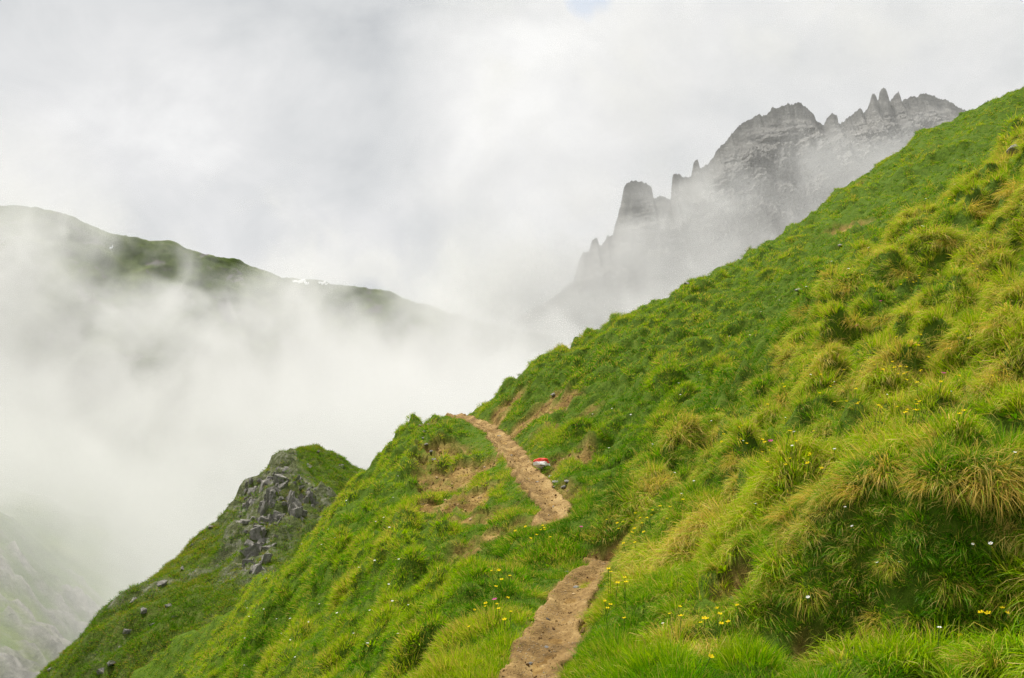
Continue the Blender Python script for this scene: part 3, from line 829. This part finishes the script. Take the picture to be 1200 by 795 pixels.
protos = bpy.data.collections.new('grass_tufts')
specs = [  # name order gives the index
    dict(n=60, h0=0.08, h1=0.20, rad=0.09, width=0.0048, lean=0.55, droop=0.30),            # 0 lush
    dict(n=60, h0=0.10, h1=0.26, rad=0.09, width=0.0045, lean=0.45, droop=0.42),            # 1 lush, long
    dict(n=56, h0=0.06, h1=0.15, rad=0.10, width=0.0052, lean=0.70, droop=0.25),            # 2 lush, low
    dict(n=60, h0=0.05, h1=0.12, rad=0.13, width=0.0060, lean=0.80, droop=0.20),            # 3 turf
    dict(n=60, h0=0.12, h1=0.29, rad=0.08, width=0.0040, lean=0.55, droop=0.85, bias=0.55), # 4 drooping
    dict(n=56, h0=0.10, h1=0.24, rad=0.09, width=0.0042, lean=0.60, droop=0.70, bias=0.75), # 5 drooping
    dict(n=26, h0=0.04, h1=0.10, rad=0.11, width=0.020, lean=1.00, droop=0.30, herb=True),  # 6 broad leaved herb
    dict(n=34, h0=0.08, h1=0.20, rad=0.15, width=0.010, lean=0.75, droop=0.35),             # 7 far
    dict(n=34, h0=0.06, h1=0.14, rad=0.17, width=0.012, lean=0.90, droop=0.30),             # 8 far, low
    dict(n=34, h0=0.12, h1=0.28, rad=0.14, width=0.009, lean=0.65, droop=0.70, bias=0.55),  # 9 far, drooping
]
for i, sp in enumerate(specs):
    po = bpy.data.objects.new('grass_tuft_%02d' % i, tuft_mesh('grass_tuft', seed=500 + i, **sp))
    protos.objects.link(po)

protos_s = bpy.data.collections.new('spur_tufts')
for i, sp in enumerate(specs[7:9]):
    protos_s.objects.link(bpy.data.objects.new('spur_tuft_%02d' % i, tuft_mesh('spur_tuft', seed=540 + i, m=m_grass_spur, **sp)))
def instancer(name, P, rot, scl, idx, tint, dry, coll, label, cat):
    me = bpy.data.meshes.new(name)
    me.vertices.add(len(P)); me.vertices.foreach_set('co', np.asarray(P, np.float32).ravel())
    def at_(nm, typ, key, arr):
        a = me.attributes.new(nm, typ, 'POINT'); a.data.foreach_set(key, arr.ravel())
    at_('rot', 'FLOAT_VECTOR', 'vector', np.asarray(rot, np.float32))
    at_('scl', 'FLOAT', 'value', np.asarray(scl, np.float32))
    at_('idx', 'INT', 'value', np.asarray(idx, np.int32))
    at_('tint', 'FLOAT', 'value', np.asarray(tint, np.float32))
    at_('dry', 'FLOAT', 'value', np.asarray(dry, np.float32))
    me.update()
    o = obj(name, me)
    g = bpy.data.node_groups.new(name, 'GeometryNodeTree')
    g.interface.new_socket('Geometry', in_out='INPUT', socket_type='NodeSocketGeometry')
    g.interface.new_socket('Geometry', in_out='OUTPUT', socket_type='NodeSocketGeometry')
    gi = g.nodes.new('NodeGroupInput'); go = g.nodes.new('NodeGroupOutput')
    ci = g.nodes.new('GeometryNodeCollectionInfo'); ci.inputs[0].default_value = coll
    ci.inputs['Separate Children'].default_value = True; ci.inputs['Reset Children'].default_value = True
    ip = g.nodes.new('GeometryNodeInstanceOnPoints'); ip.inputs['Pick Instance'].default_value = True
    def na(nm, typ):
        n = g.nodes.new('GeometryNodeInputNamedAttribute'); n.data_type = typ; n.inputs[0].default_value = nm
        return n.outputs[0]
    e2r = g.nodes.new('FunctionNodeEulerToRotation')
    L = g.links.new
    L(na('rot', 'FLOAT_VECTOR'), e2r.inputs[0])
    L(gi.outputs[0], ip.inputs['Points']); L(ci.outputs[0], ip.inputs['Instance'])
    L(na('idx', 'INT'), ip.inputs['Instance Index']); L(e2r.outputs[0], ip.inputs['Rotation']); L(na('scl', 'FLOAT'), ip.inputs['Scale'])
    L(ip.outputs[0], go.inputs[0])
    md = o.modifiers.new('grass', 'NODES'); md.node_group = g
    tag(o, label, cat, kind='stuff')
    return o

def orient(field, x, y, yaw, upmix):
    gx, gy = field.grad(x, y)
    n = np.stack([-gx, -gy, np.ones_like(gx)], 1); n /= np.linalg.norm(n, axis=1)[:, None]
    up = n * (1 - upmix) + np.array([0, 0, 1.0]) * upmix; up /= np.linalg.norm(up, axis=1)[:, None]
    dh = np.stack([-gx, -gy, np.zeros_like(gx)], 1); dh /= (np.linalg.norm(dh, axis=1)[:, None] + 1e-6)
    c, s = np.cos(yaw)[:, None], np.sin(yaw)[:, None]
    dh = dh * c + np.cross(up, dh) * s
    xax = dh - up * (dh * up).sum(1)[:, None]; xax /= (np.linalg.norm(xax, axis=1)[:, None] + 1e-6)
    yax = np.cross(up, xax)
    R = np.stack([xax, yax, up], 2)
    return np.stack([np.arctan2(R[:, 2, 1], R[:, 2, 2]), -np.arcsin(np.clip(R[:, 2, 0], -1, 1)), np.arctan2(R[:, 1, 0], R[:, 0, 0])], 1)

PDF = Field(xs, ys, PD)
HF = Field(xs, ys, half)
SF = Field(xs, ys, SOIL)
# crest of the near rib in plan: grass right of/below it is the long, yellowing kind
rib = np.array([at(*p)[:2] for p in [(705, 603, 10.7), (790, 523, 11.2), (900, 405, 13), (1050, 280, 15.4), (1200, 170, 17), (1500, 0, 20)]])
def zone(x, y):
    """1 on the near rib, 0 on the far face / left slope"""
    yr = np.interp(x, rib[:, 0], rib[:, 1])
    right = smooth(x - 0.15 * (y - 7) * 0, 0.55, 1.2)
    return right * (1 - smooth(y - yr, -0.4, 1.2))

def scatter(bands):
    X, Y, B = [], [], []
    for r0, r1, dens in bands:
        x0, x1 = -0.62 * r1 - 2.5, 0.62 * r1 + 2.5
        n = int((x1 - x0) * r1 * dens)
        x = RNG.uniform(x0, x1, n); y = RNG.uniform(2.2, r1, n)
        r = np.hypot(x, y)
        k = (r >= r0) & (r < r1) & (np.abs(x) < 0.60 * y + 2.2) & (x > xs[0] + .3) & (x < xs[-1] - .3)
        X.append(x[k]); Y.append(y[k]); B.append(np.full(k.sum(), r0))
    return np.concatenate(X), np.concatenate(Y), np.concatenate(B)
x, y, band = scatter([(0, 7.5, 560), (7.5, 12, 420), (12, 18, 280), (18, 28, 170), (28, 44, 85)])
z = HILL(x, y)
gx, gy = HILL.grad(x, y, 0.25)
slope = np.sqrt(1 + gx ** 2 + gy ** 2)
# drop what faces away behind the crest
facing = (gx * x + gy * y - z) / slope / np.sqrt(x * x + y * y + z * z)
keep = (facing > -0.25)
pd = PDF(x, y); hf = HF(x, y); so = SF(x, y)
cl = fbm(x * 1.1, y * 1.1, 3, 111)
keep &= RNG.uniform(0, 1, len(x)) < np.clip(slope / 2.4, 0.45, 1)
edge_n = fbm(x * 3.3, y * 3.3, 3, 141)
keep &= pd > hf * (0.74 + 0.65 * edge_n + 0.3 * RNG.uniform(0, 1, len(x)) ** 2)
keep &= RNG.uniform(0, 1, len(x)) > np.where(pd < 0.45, 0.5, 0.9) * so * (0.84 + 0.3 * (cl < 0))
x, y, z, band, pd, cl, so = (a[keep] for a in (x, y, z, band, pd, cl, so))
zn = zone(x, y)
r = np.hypot(x, y)
n1_ = fbm(x / 1.3, y / 1.3, 3, 121); n2_ = fbm(x / 4.5, y / 4.5, 3, 122); n3_ = fbm(x / 0.45, y / 0.45, 2, 123)
xh = x + 0.55 * np.minimum(x + 1.0, 0)
hum = np.abs(perlin((xh + 0.25 * perlin(xh * 0.9, y * 0.9, 21)) / 0.72, (y + 0.25 * perlin(xh * 0.9, y * 0.9, 22)) / 0.80, 2))
hum = smooth(hum, 0.05, 0.5)
low = 1 - smooth(y - 0.0 * x, 5.2, 5.7)
leftside = 1 - smooth(x + 0.02 * y, -0.6, 0.3)
dry = np.clip(0.05 + zn * (0.13 + 0.42 * smooth(0.7 * n1_ + 1.1 * n3_, 0.05, 0.6)) + (1 - zn) * 0.20 * smooth(n1_ + 0.6 * n2_, 0.05, 0.5) + 0.25 * so + 0.14 * (hum - 0.4) - 0.3 * low, 0.02, 0.9)
tint = np.clip(0.38 + 0.29 * zn + 0.55 * n2_ + 0.25 * n1_ + 0.20 * leftside + 0.22 * n3_ + 0.48 * (hum - 0.45) + RNG.normal(0, 0.12, len(x)), 0.02, 1)
u_ = RNG.uniform(0, 1, len(x))
far = band >= 18
idx = np.where(u_ < 0.30, 0, np.where(u_ < 0.55, 2, np.where(u_ < 0.72, 1, np.where(u_ < 0.93, 3, 6))))
droopy = (zn > 0.5) & (RNG.uniform(0, 1, len(x)) < 0.25 + 0.9 * dry)
idx = np.where(droopy, np.where(u_ < 0.5, 4, 5), idx)
short = (zn < 0.5) & (RNG.uniform(0, 1, len(x)) < 0.75) & (r > 8)
idx = np.where(short, np.where(u_ < 0.6, 3, np.where(u_ < 0.9, 2, 6)), idx)
idx = np.where(far, np.where(droopy, 9, np.where(u_ < 0.55, 8, 7)), idx)
scl = RNG.uniform(0.6, 1.15, len(x)) * (1 + 0.35 * n1_) * np.where(zn > 0.5, 0.80, 0.66) * np.where(far & (zn < 0.5), 0.85, 1.0)
scl *= 0.72 + 0.55 * hum
scl *= np.where(pd < 0.5, 0.75, 1.0) * np.where(so > 0.5, 0.55, 1.0)
yaw = np.where(np.isin(idx, (4, 5, 9)), RNG.normal(0, 0.85, len(x)), RNG.uniform(0, 2 * math.pi, len(x)))
rot = orient(HILL, x, y, yaw, np.where(zn > 0.5, 0.45, 0.35)[:, None])
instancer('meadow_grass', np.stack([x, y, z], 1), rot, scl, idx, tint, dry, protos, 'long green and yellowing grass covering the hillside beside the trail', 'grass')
print('tufts', len(x))

# grass on the neighbouring spur
n = 42000
x = RNG.uniform(-48, 12, n); y = RNG.uniform(42, 92, n)
k = (x > -0.6 * y - 3)
x, y = x[k], y[k]
z = SPUR(x, y); gx, gy = SPUR.grad(x, y, 0.5)
facing = (gx * x + gy * y - z) / np.sqrt(1 + gx ** 2 + gy ** 2) / np.sqrt(x * x + y * y + z * z)
RKF = Field(xs2, ys2, RK)
k = (facing > -0.2) & (RNG.uniform(0, 1, len(x)) > 0.9 * RKF(x, y))
x, y, z = x[k], y[k], z[k]
n1_ = fbm(x / 5, y / 5, 3, 131); n2_ = fbm(x / 1.5, y / 1.5, 3, 132)
instancer('spur_grass', np.stack([x, y, z], 1), orient(SPUR, x, y, RNG.uniform(0, 6.28, len(x)), np.full((len(x), 1), 0.3)), RNG.uniform(1.0, 2.0, len(x)),
          np.where(RNG.uniform(0, 1, len(x)) < 0.6, 1, 0), np.clip(0.42 + 0.45 * n1_ + 0.3 * n2_, 0, 1), np.clip(0.14 + 0.4 * n1_ + RNG.normal(0, .08, len(x)), 0, .6), protos_s,
          'short dark green turf on the farther spur with the crag', 'grass')

# ================================================================== TUSSOCKS THAT CAN BE TOLD APART
def tuss_mesh(seed, n=260, m=None):
    return tuft_mesh('grass_tussock', n, 0.18, 0.42, 0.14, 0.0048, 0.75, 0.75, seed, 0.55, m)
m_tuss = grass_mat('tussock_blades', (0.06, 0.17, 0.003), (0.17, 0.32, 0.005), (0.33, 0.42, 0.01), (0.60, 0.42, 0.09), (0.20, 0.18, 0.02))
for nd in m_tuss.node_tree.nodes:
    if nd.type == 'ATTRIBUTE' and nd.attribute_name in ('tint', 'dry'):
        nd.attribute_type = 'OBJECT'
tuss = [tuss_mesh(700 + i, m=m_tuss) for i in range(5)]
def put_tussock(u, v, sc, dryness, label, group):
    h = HILL.hit(u, v)
    if h is None: return
    o = obj('grass_tussock', tuss[rr.randrange(5)])
    e = orient(HILL, np.array([h.x]), np.array([h.y]), np.array([rr.gauss(0, 0.35)]), np.array([[0.35]]))[0]
    o.location = h; o.rotation_euler = Euler(e); sc *= 0.82; o.scale = (sc, sc, sc * rr.uniform(0.8, 1.0))
    o['tint'] = rr.uniform(0.5, 0.9); o['dry'] = dryness
    wd = 'broad' if sc >= 0.70 else 'middle-sized' if sc >= 0.53 else 'small'
    tag(o, wd + ' ' + label, 'tussock', wd + ' ' + group)
for u, v, s in [(1000, 575, 0.75), (1040, 558, 0.8), (1085, 566, 0.7), (1160, 575, 0.95), (1195, 570, 0.9), (1125, 585, 0.75), (955, 585, 0.7), (920, 605, 0.65)]:
    put_tussock(u, v, s, 0.62, 'straw-blond grass tussock drooping over the lip of the steep dark bank', 'tussocks on the bank lip')
for u, v, s in [(1030, 735, 0.6), (1075, 740, 0.55), (1150, 740, 0.6), (1115, 690, 0.55), (950, 705, 0.6), (1045, 665, 0.5), (1180, 700, 0.6), (910, 690, 0.5), (1150, 790, 0.6)]:
    put_tussock(u, v, s, 0.35, 'dull green and tan tussock hanging on the shaded face of the bank', 'tussocks on the bank face')
for u, v, s in [(1145, 250, 1.1), (1056, 298, 0.9), (1060, 324, 0.9), (943, 372, 0.85), (1003, 380, 0.9), (966, 413, 0.85), (1034, 378, 0.85), (1120, 405, 0.9), (920, 473, 0.75), (958, 437, 0.8),
                (1177, 378, 0.9), (1181, 452, 0.8), (1143, 340, 0.95), (1188, 224, 1.1), (1095, 445, 0.75), (890, 500, 0.7), (1010, 450, 0.8), (860, 545, 0.65), (820, 560, 0.6), (1110, 285, 0.9), (995, 340, 0.9), (1080, 385, 0.8)]:
    put_tussock(u, v, s, 0.55, 'yellowed grass tussock on the sunlit upper rib of the hillside', 'tussocks on the upper rib')
for u, v, s in [(632, 700, 0.5), (605, 668, 0.5), (720, 605, 0.5), (665, 655, 0.45), (690, 690, 0.45), (745, 640, 0.5), (600, 720, 0.45), (700, 720, 0.5)]:
    put_tussock(u, v, s, 0.2, 'fresh green grass clump leaning over the edge of the dirt trail', 'clumps beside the trail')

# ================================================================== MARKER STONE AND STONES
import bmesh
def paint(name, col, worn):
    m, t, out = mat(name)
    c = mixc(t, mth(t, 'MULTIPLY', sstep(t, noise(t, 38, 5, 0.7), 0.60, 0.68), 0.7), col, worn)
    principled(t, out, c, 0.6, bump(t, noise(t, 30, 6), 0.5, 0.01), 0.3)
    return m
h = HILL.hit(636, 549)
ms = rock_mesh('marker_stone', 47, m_stone, 0.62, 4, 8)
mk = bpy.data.objects.new('marker_stone', None); COL.objects.link(mk)
mk.location = h + Vector((0, -0.03, 0.062)); mk.rotation_euler = (math.radians(-34), math.radians(3), math.radians(8))
tag(mk, 'flat stone painted red above white as a trail marker', 'stone')
mv = np.array([v.co for v in ms.vertices]) * np.array([0.19, 0.11, 0.16])
mf = np.array([p.vertices[:] for p in ms.polygons])
cen = mv[mf].mean(1)
wob = 0.012 * perlin(cen[:, 0] * 22, cen[:, 1] * 22, 151)
zr = cen[:, 2] + wob
for nm, sel, mm, lb in [('red_paint', zr > 0.012, paint('red_paint', (0.66, 0.04, 0.015), (0.45, 0.20, 0.14)), 'red painted upper band of the marker'),
                        ('white_paint', (zr <= 0.012) & (zr > -0.058 + 0.03 * perlin(cen[:, 0] * 15, cen[:, 1] * 9, 152)), paint('white_paint', (0.82, 0.82, 0.79), (0.45, 0.42, 0.36)), 'white painted lower band of the marker'),
                        ('bare_stone', None, m_stone, None)]:
    if sel is None: sel = ~used
    elif nm == 'red_paint': used = sel.copy()
    else: used = used | sel
    o = obj(nm, mesh_np(nm, mv, mf[sel], mm, False), mk)
    if lb: o['label'] = lb
st_p = [rock_mesh('stone', 200 + i, m_stone, 0.6, 2) for i in range(5)]
def stone(u, v, s, label, group=None, me=None, name='stone', sink=0.42):
    h = HILL.hit(u, v)
    if h is None: return
    o = obj(name, me or st_p[rr.randrange(5)])
    o.location = h + Vector((0, 0, s * (0.5 - sink))); o.scale = (s, s * rr.uniform(0.7, 1.1), s * rr.uniform(0.7, 1.0)); o.rotation_euler = (rr.uniform(-.3, .3), rr.uniform(-.3, .3), rr.uniform(0, 6))
    return tag(o, label, 'stone', group)
dk = rock_mesh('stone', 231, m_dark_stone, 0.5, 2)
stone(636, 729, 0.085, 'dark angular stone embedded in the left edge of the trail', me=dk, sink=0.4)
for u, v, s in [(645, 560, .06), (652, 566, .07), (638, 562, .05), (660, 572, .06), (630, 566, .045), (665, 565, .05), (648, 572, .045)]:
    stone(u, v, s, 'small brown-grey stone in the earth below the painted marker', 'stones below the marker')
for u, v, s in [(612, 555, .045), (625, 575, .05), (600, 535, .05), (655, 590, .05), (640, 598, .045), (618, 562, .04), (585, 512, .05), (660, 700, .035), (650, 720, .03), (675, 690, .04), (640, 760, .03), (620, 780, .03), (665, 672, .035), (690, 668, .04), (640, 790, .025), (608, 792, .03), (632, 585, .045), (665, 598, .05), (655, 745, .025)]:
    stone(u, v, s, 'small pale stone lying on the dirt trail', 'stones on the trail', sink=0.35)
for u, v, s in [(493, 500, .07), (498, 506, .06), (496, 515, .06), (502, 498, .05), (499, 523, .05), (505, 530, .05), (492, 508, .045), (508, 540, .05)]:
    stone(u, v, s, 'whitish stone on the bare scar at the spur crest', 'stones on the crest scar')
for u, v, s, l in [(1190, 182, .16, 'pale grey stone showing through grass high on the rib'), (937, 343, .12, 'flat pale stone in the hollow between the rib and far face'), (985, 290, .10, 'small grey stone below the dark overhang of the far face'),
                   (843, 309, .16, 'light flat stone on the crest of the far face'), (648, 465, .08, 'white stone in the bare earth of the cut bank above the trail'), (805, 335, .12, 'brown stone breaking the turf along the far crest')]:
    stone(u, v, s, l, sink=0.1)

# ================================================================== FLOWERS
def petal_mat(name, col):
    m, t, out = mat(name)
    d = N(t, 'ShaderNodeBsdfDiffuse'); d.inputs[0].default_value = (*col, 1)
    tr = N(t, 'ShaderNodeBsdfTranslucent'); tr.inputs[0].default_value = (*col, 1)
    a = N(t, 'ShaderNodeMixShader'); a.inputs[0].default_value = 0.3
    t.links.new(d.outputs[0], a.inputs[1]); t.links.new(tr.outputs[0], a.inputs[2]); t.links.new(a.outputs[0], out.inputs[0])
    return m
m_stem, t, out = mat('flower_stem'); principled(t, out, (0.08, 0.15, 0.02), 0.7)
m_y, m_w, m_p = petal_mat('yellow_petal', (0.80, 0.60, 0.015)), petal_mat('white_petal', (0.80, 0.80, 0.76)), petal_mat('pink_petal', (0.55, 0.10, 0.30))
m_eye = petal_mat('flower_eye', (0.55, 0.33, 0.02))
def flower_mesh(name, pm, rad, hgt, petals=5):
    bm = bmesh.new()
    rings = []
    for k, (zz, dx) in enumerate([(-0.04, 0), (hgt * 0.5, 0.006), (hgt, 0.02)]):
        rings.append([bm.verts.new((dx + 0.0022 * math.cos(a), 0.0022 * math.sin(a), zz)) for a in (0, 2.09, 4.19)])
    for a, b in zip(rings, rings[1:]):
        for i in range(3):
            bm.faces.new((a[i], a[(i + 1) % 3], b[(i + 1) % 3], b[i]))
    c = Vector((0.02, 0, hgt))
    for i in range(petals):
        a = i * 2 * math.pi / petals
        def P(rr_, da, z_): return bm.verts.new(c + Vector((rr_ * math.cos(a + da), rr_ * math.sin(a + da), z_)))
        v = [P(rad * .1, 0, 0), P(rad * .65, -.5, rad * .22), P(rad, -.28, rad * .42), P(rad, .28, rad * .42), P(rad * .65, .5, rad * .22)]
        f = bm.faces.new(v); f.material_index = 1
    ev = [bm.verts.new(c + Vector((rad * .24 * math.cos(k * 1.047), rad * .24 * math.sin(k * 1.047), rad * .14))) for k in range(6)]
    f = bm.faces.new(ev); f.material_index = 2
    me = bpy.data.meshes.new(name); bm.to_mesh(me); bm.free()
    for m in (m_stem, pm, m_eye): me.materials.append(m)
    return me
fy = [flower_mesh('yellow_flower', m_y, 0.0145, h_) for h_ in (0.13, 0.17, 0.21)]
fw = [flower_mesh('white_flower', m_w, 0.010, h_, 6) for h_ in (0.12, 0.18)]
fp = [flower_mesh('pink_flower', m_p, 0.020, h_, 6) for h_ in (0.18, 0.24)]
def flower(name, meshes, u, v, label, group, s=1.0):
    h = HILL.hit(u, v)
    if h is None: return
    if float(PDF(np.array(h.x), np.array(h.y))) < 0.3: return
    o = obj(name, meshes[rr.randrange(len(meshes))])
    o.location = h; o.rotation_euler = (rr.uniform(-.1, .5), rr.uniform(-.35, .1), rr.uniform(-.8, .8)); k = s * rr.uniform(0.8, 1.25); o.scale = (k, k, rr.uniform(0.8, 1.2))
    tag(o, label, 'flower', group)
CL = [  # (u, v, spread u, spread v, count, label, group)
    (735, 640, 22, 18, 13, 'yellow flower in the grass where the trail meets the rib', 'yellow flowers by the trail bend'),
    (770, 625, 30, 14, 9, 'yellow flower in the grass where the trail meets the rib', 'yellow flowers by the trail bend'),
    (715, 725, 22, 22, 9, 'yellow flower in tall grass close beside the lower trail', 'yellow flowers by the lower trail'),
    (820, 760, 60, 22, 12, 'yellow flower in the lush foreground grass below the bank', 'yellow flowers in the foreground grass'),
    (950, 560, 60, 20, 10, 'yellow flower along the top edge of the steep bank', 'yellow flowers on the bank top'),
    (1060, 505, 60, 14, 12, 'yellow flower along the top edge of the steep bank', 'yellow flowers on the bank top'),
    (870, 545, 45, 22, 12, 'yellow flower on the lower end of the grassy rib', 'yellow flowers on the lower rib'),
    (1060, 455, 45, 18, 18, 'yellow flower on the middle of the grassy rib', 'yellow flowers on the middle rib'),
    (1130, 430, 60, 40, 16, 'yellow flower on the middle of the grassy rib', 'yellow flowers on the middle rib'),
    (1060, 345, 40, 12, 12, 'yellow flower on the upper grassy rib among straw tussocks', 'yellow flowers on the upper rib'),
    (1150, 320, 45, 30, 10, 'yellow flower on the upper grassy rib among straw tussocks', 'yellow flowers on the upper rib'),
    (955, 480, 60, 30, 12, 'yellow flower on the lower end of the grassy rib', 'yellow flowers on the lower rib'),
    (1110, 265, 30, 16, 5, 'yellow flower on the upper grassy rib among straw tussocks', 'yellow flowers on the upper rib'),
    (620, 640, 26, 16, 9, 'yellow flower in the grass between scar and trail', 'yellow flowers left of the trail'),
    (570, 740, 35, 16, 9, 'yellow flower on the green slope left of the lower trail', 'yellow flowers on the left slope'),
    (590, 700, 20, 14, 5, 'yellow flower on the green slope left of the lower trail', 'yellow flowers on the left slope'),
    (1150, 765, 40, 18, 5, 'yellow flower at the dark foot of the steep bank', 'yellow flowers at the bank foot'),
]
for u, v, su, sv, n, lab, grp in CL:
    for i in range(n):
        flower('yellow_flower', fy, rr.gauss(u, su * 0.6), rr.gauss(v, sv * 0.6), lab, grp)
for i in range(46):
    flower('white_flower', fw, rr.uniform(280, 480), rr.uniform(560, 790), 'tiny white flower in the green slope falling left of the trail', 'white flowers on the left slope', 1.3)
for i in range(34):
    u = rr.uniform(680, 1150); v = 560 - (u - 680) * 0.72 + rr.uniform(-60, 10)
    flower('white_flower', fw, u, v, 'tiny white flower on the dark green far face of the hill', 'white flowers on the far face', 1.4)
for i in range(26):
    flower('white_flower', fw, rr.uniform(740, 1190), rr.uniform(440, 780), 'tiny white flower scattered over the rib and bank', 'white flowers on the rib and bank')
for u, v in [(1198, 482), (1030, 380), (582, 728), (1100, 470), (1010, 400), (905, 560), (678, 640), (1195, 478)]:
    flower('pink_flower', fp, u, v, 'small pink flower standing alone in the hillside grass', 'pink flowers on the hillside')

# ================================================================== GRIT AND CLODS (uncountable: stuff)
m_clod, t, out = mat('earth_clod')
r = ramp(t, [(0.0, (0.10, 0.06, 0.025)), (0.45, (0.28, 0.18, 0.075)), (0.75, (0.40, 0.29, 0.15)), (1.0, (0.42, 0.38, 0.31))])
t.links.new(attr(t, 'tint', 'INSTANCER'), r.inputs[0])
principled(t, out, r.outputs[0], 0.95, None, 0.1)
clods = bpy.data.collections.new('clods')
for i in range(4):
    clods.objects.link(bpy.data.objects.new('clod_%02d' % i, slab_mesh('clod', 300 + i, m_clod, 12, (1, 0.8, 0.6))))
n = 5200
a = RNG.integers(0, len(ss) - 1, n); b = np.clip((RNG.normal(0, 0.42, n) * 0.5 + 0.5) * (len(acr) - 1), 2, len(acr) - 3).astype(int)
jx = RNG.uniform(-.02, .02, n); jy = RNG.uniform(-.02, .02, n)
P1 = np.stack([PX[a, b] + jx, PY[a, b] + jy, PZ2[a, b] + 0.001], 1)
P1 = P1[(P1[:, 1] < 10.0) | (P1[:, 1] > 11.5)]
n = 60000
x = RNG.uniform(-3.5, 4, n); y = RNG.uniform(5, 27, n)
k = (SF(x, y) > 0.35 + 0.5 * RNG.uniform(0, 1, n)) & (PDF(x, y) > HF(x, y))
x, y = x[k][:5000], y[k][:5000]
P2 = np.stack([x, y, HILL(x, y)], 1)
P = np.concatenate([P1, P2])
sz = np.concatenate([0.003 + 0.005 * RNG.pareto(2.6, len(P1)), 0.005 + 0.009 * RNG.pareto(2.6, len(P2))])
sz = np.clip(sz, 0.003, np.concatenate([np.full(len(P1), 0.02), np.full(len(P2), 0.04)]))
instancer('trail_grit', P, RNG.uniform(0, 6.28, (len(P), 3)), sz, RNG.integers(0, 4, len(P)), np.clip(RNG.normal(0.38, 0.22, len(P)), 0, 1), np.zeros(len(P)), clods,
          'loose brown earth crumbs and grit on the trail and bare scars', 'grit')
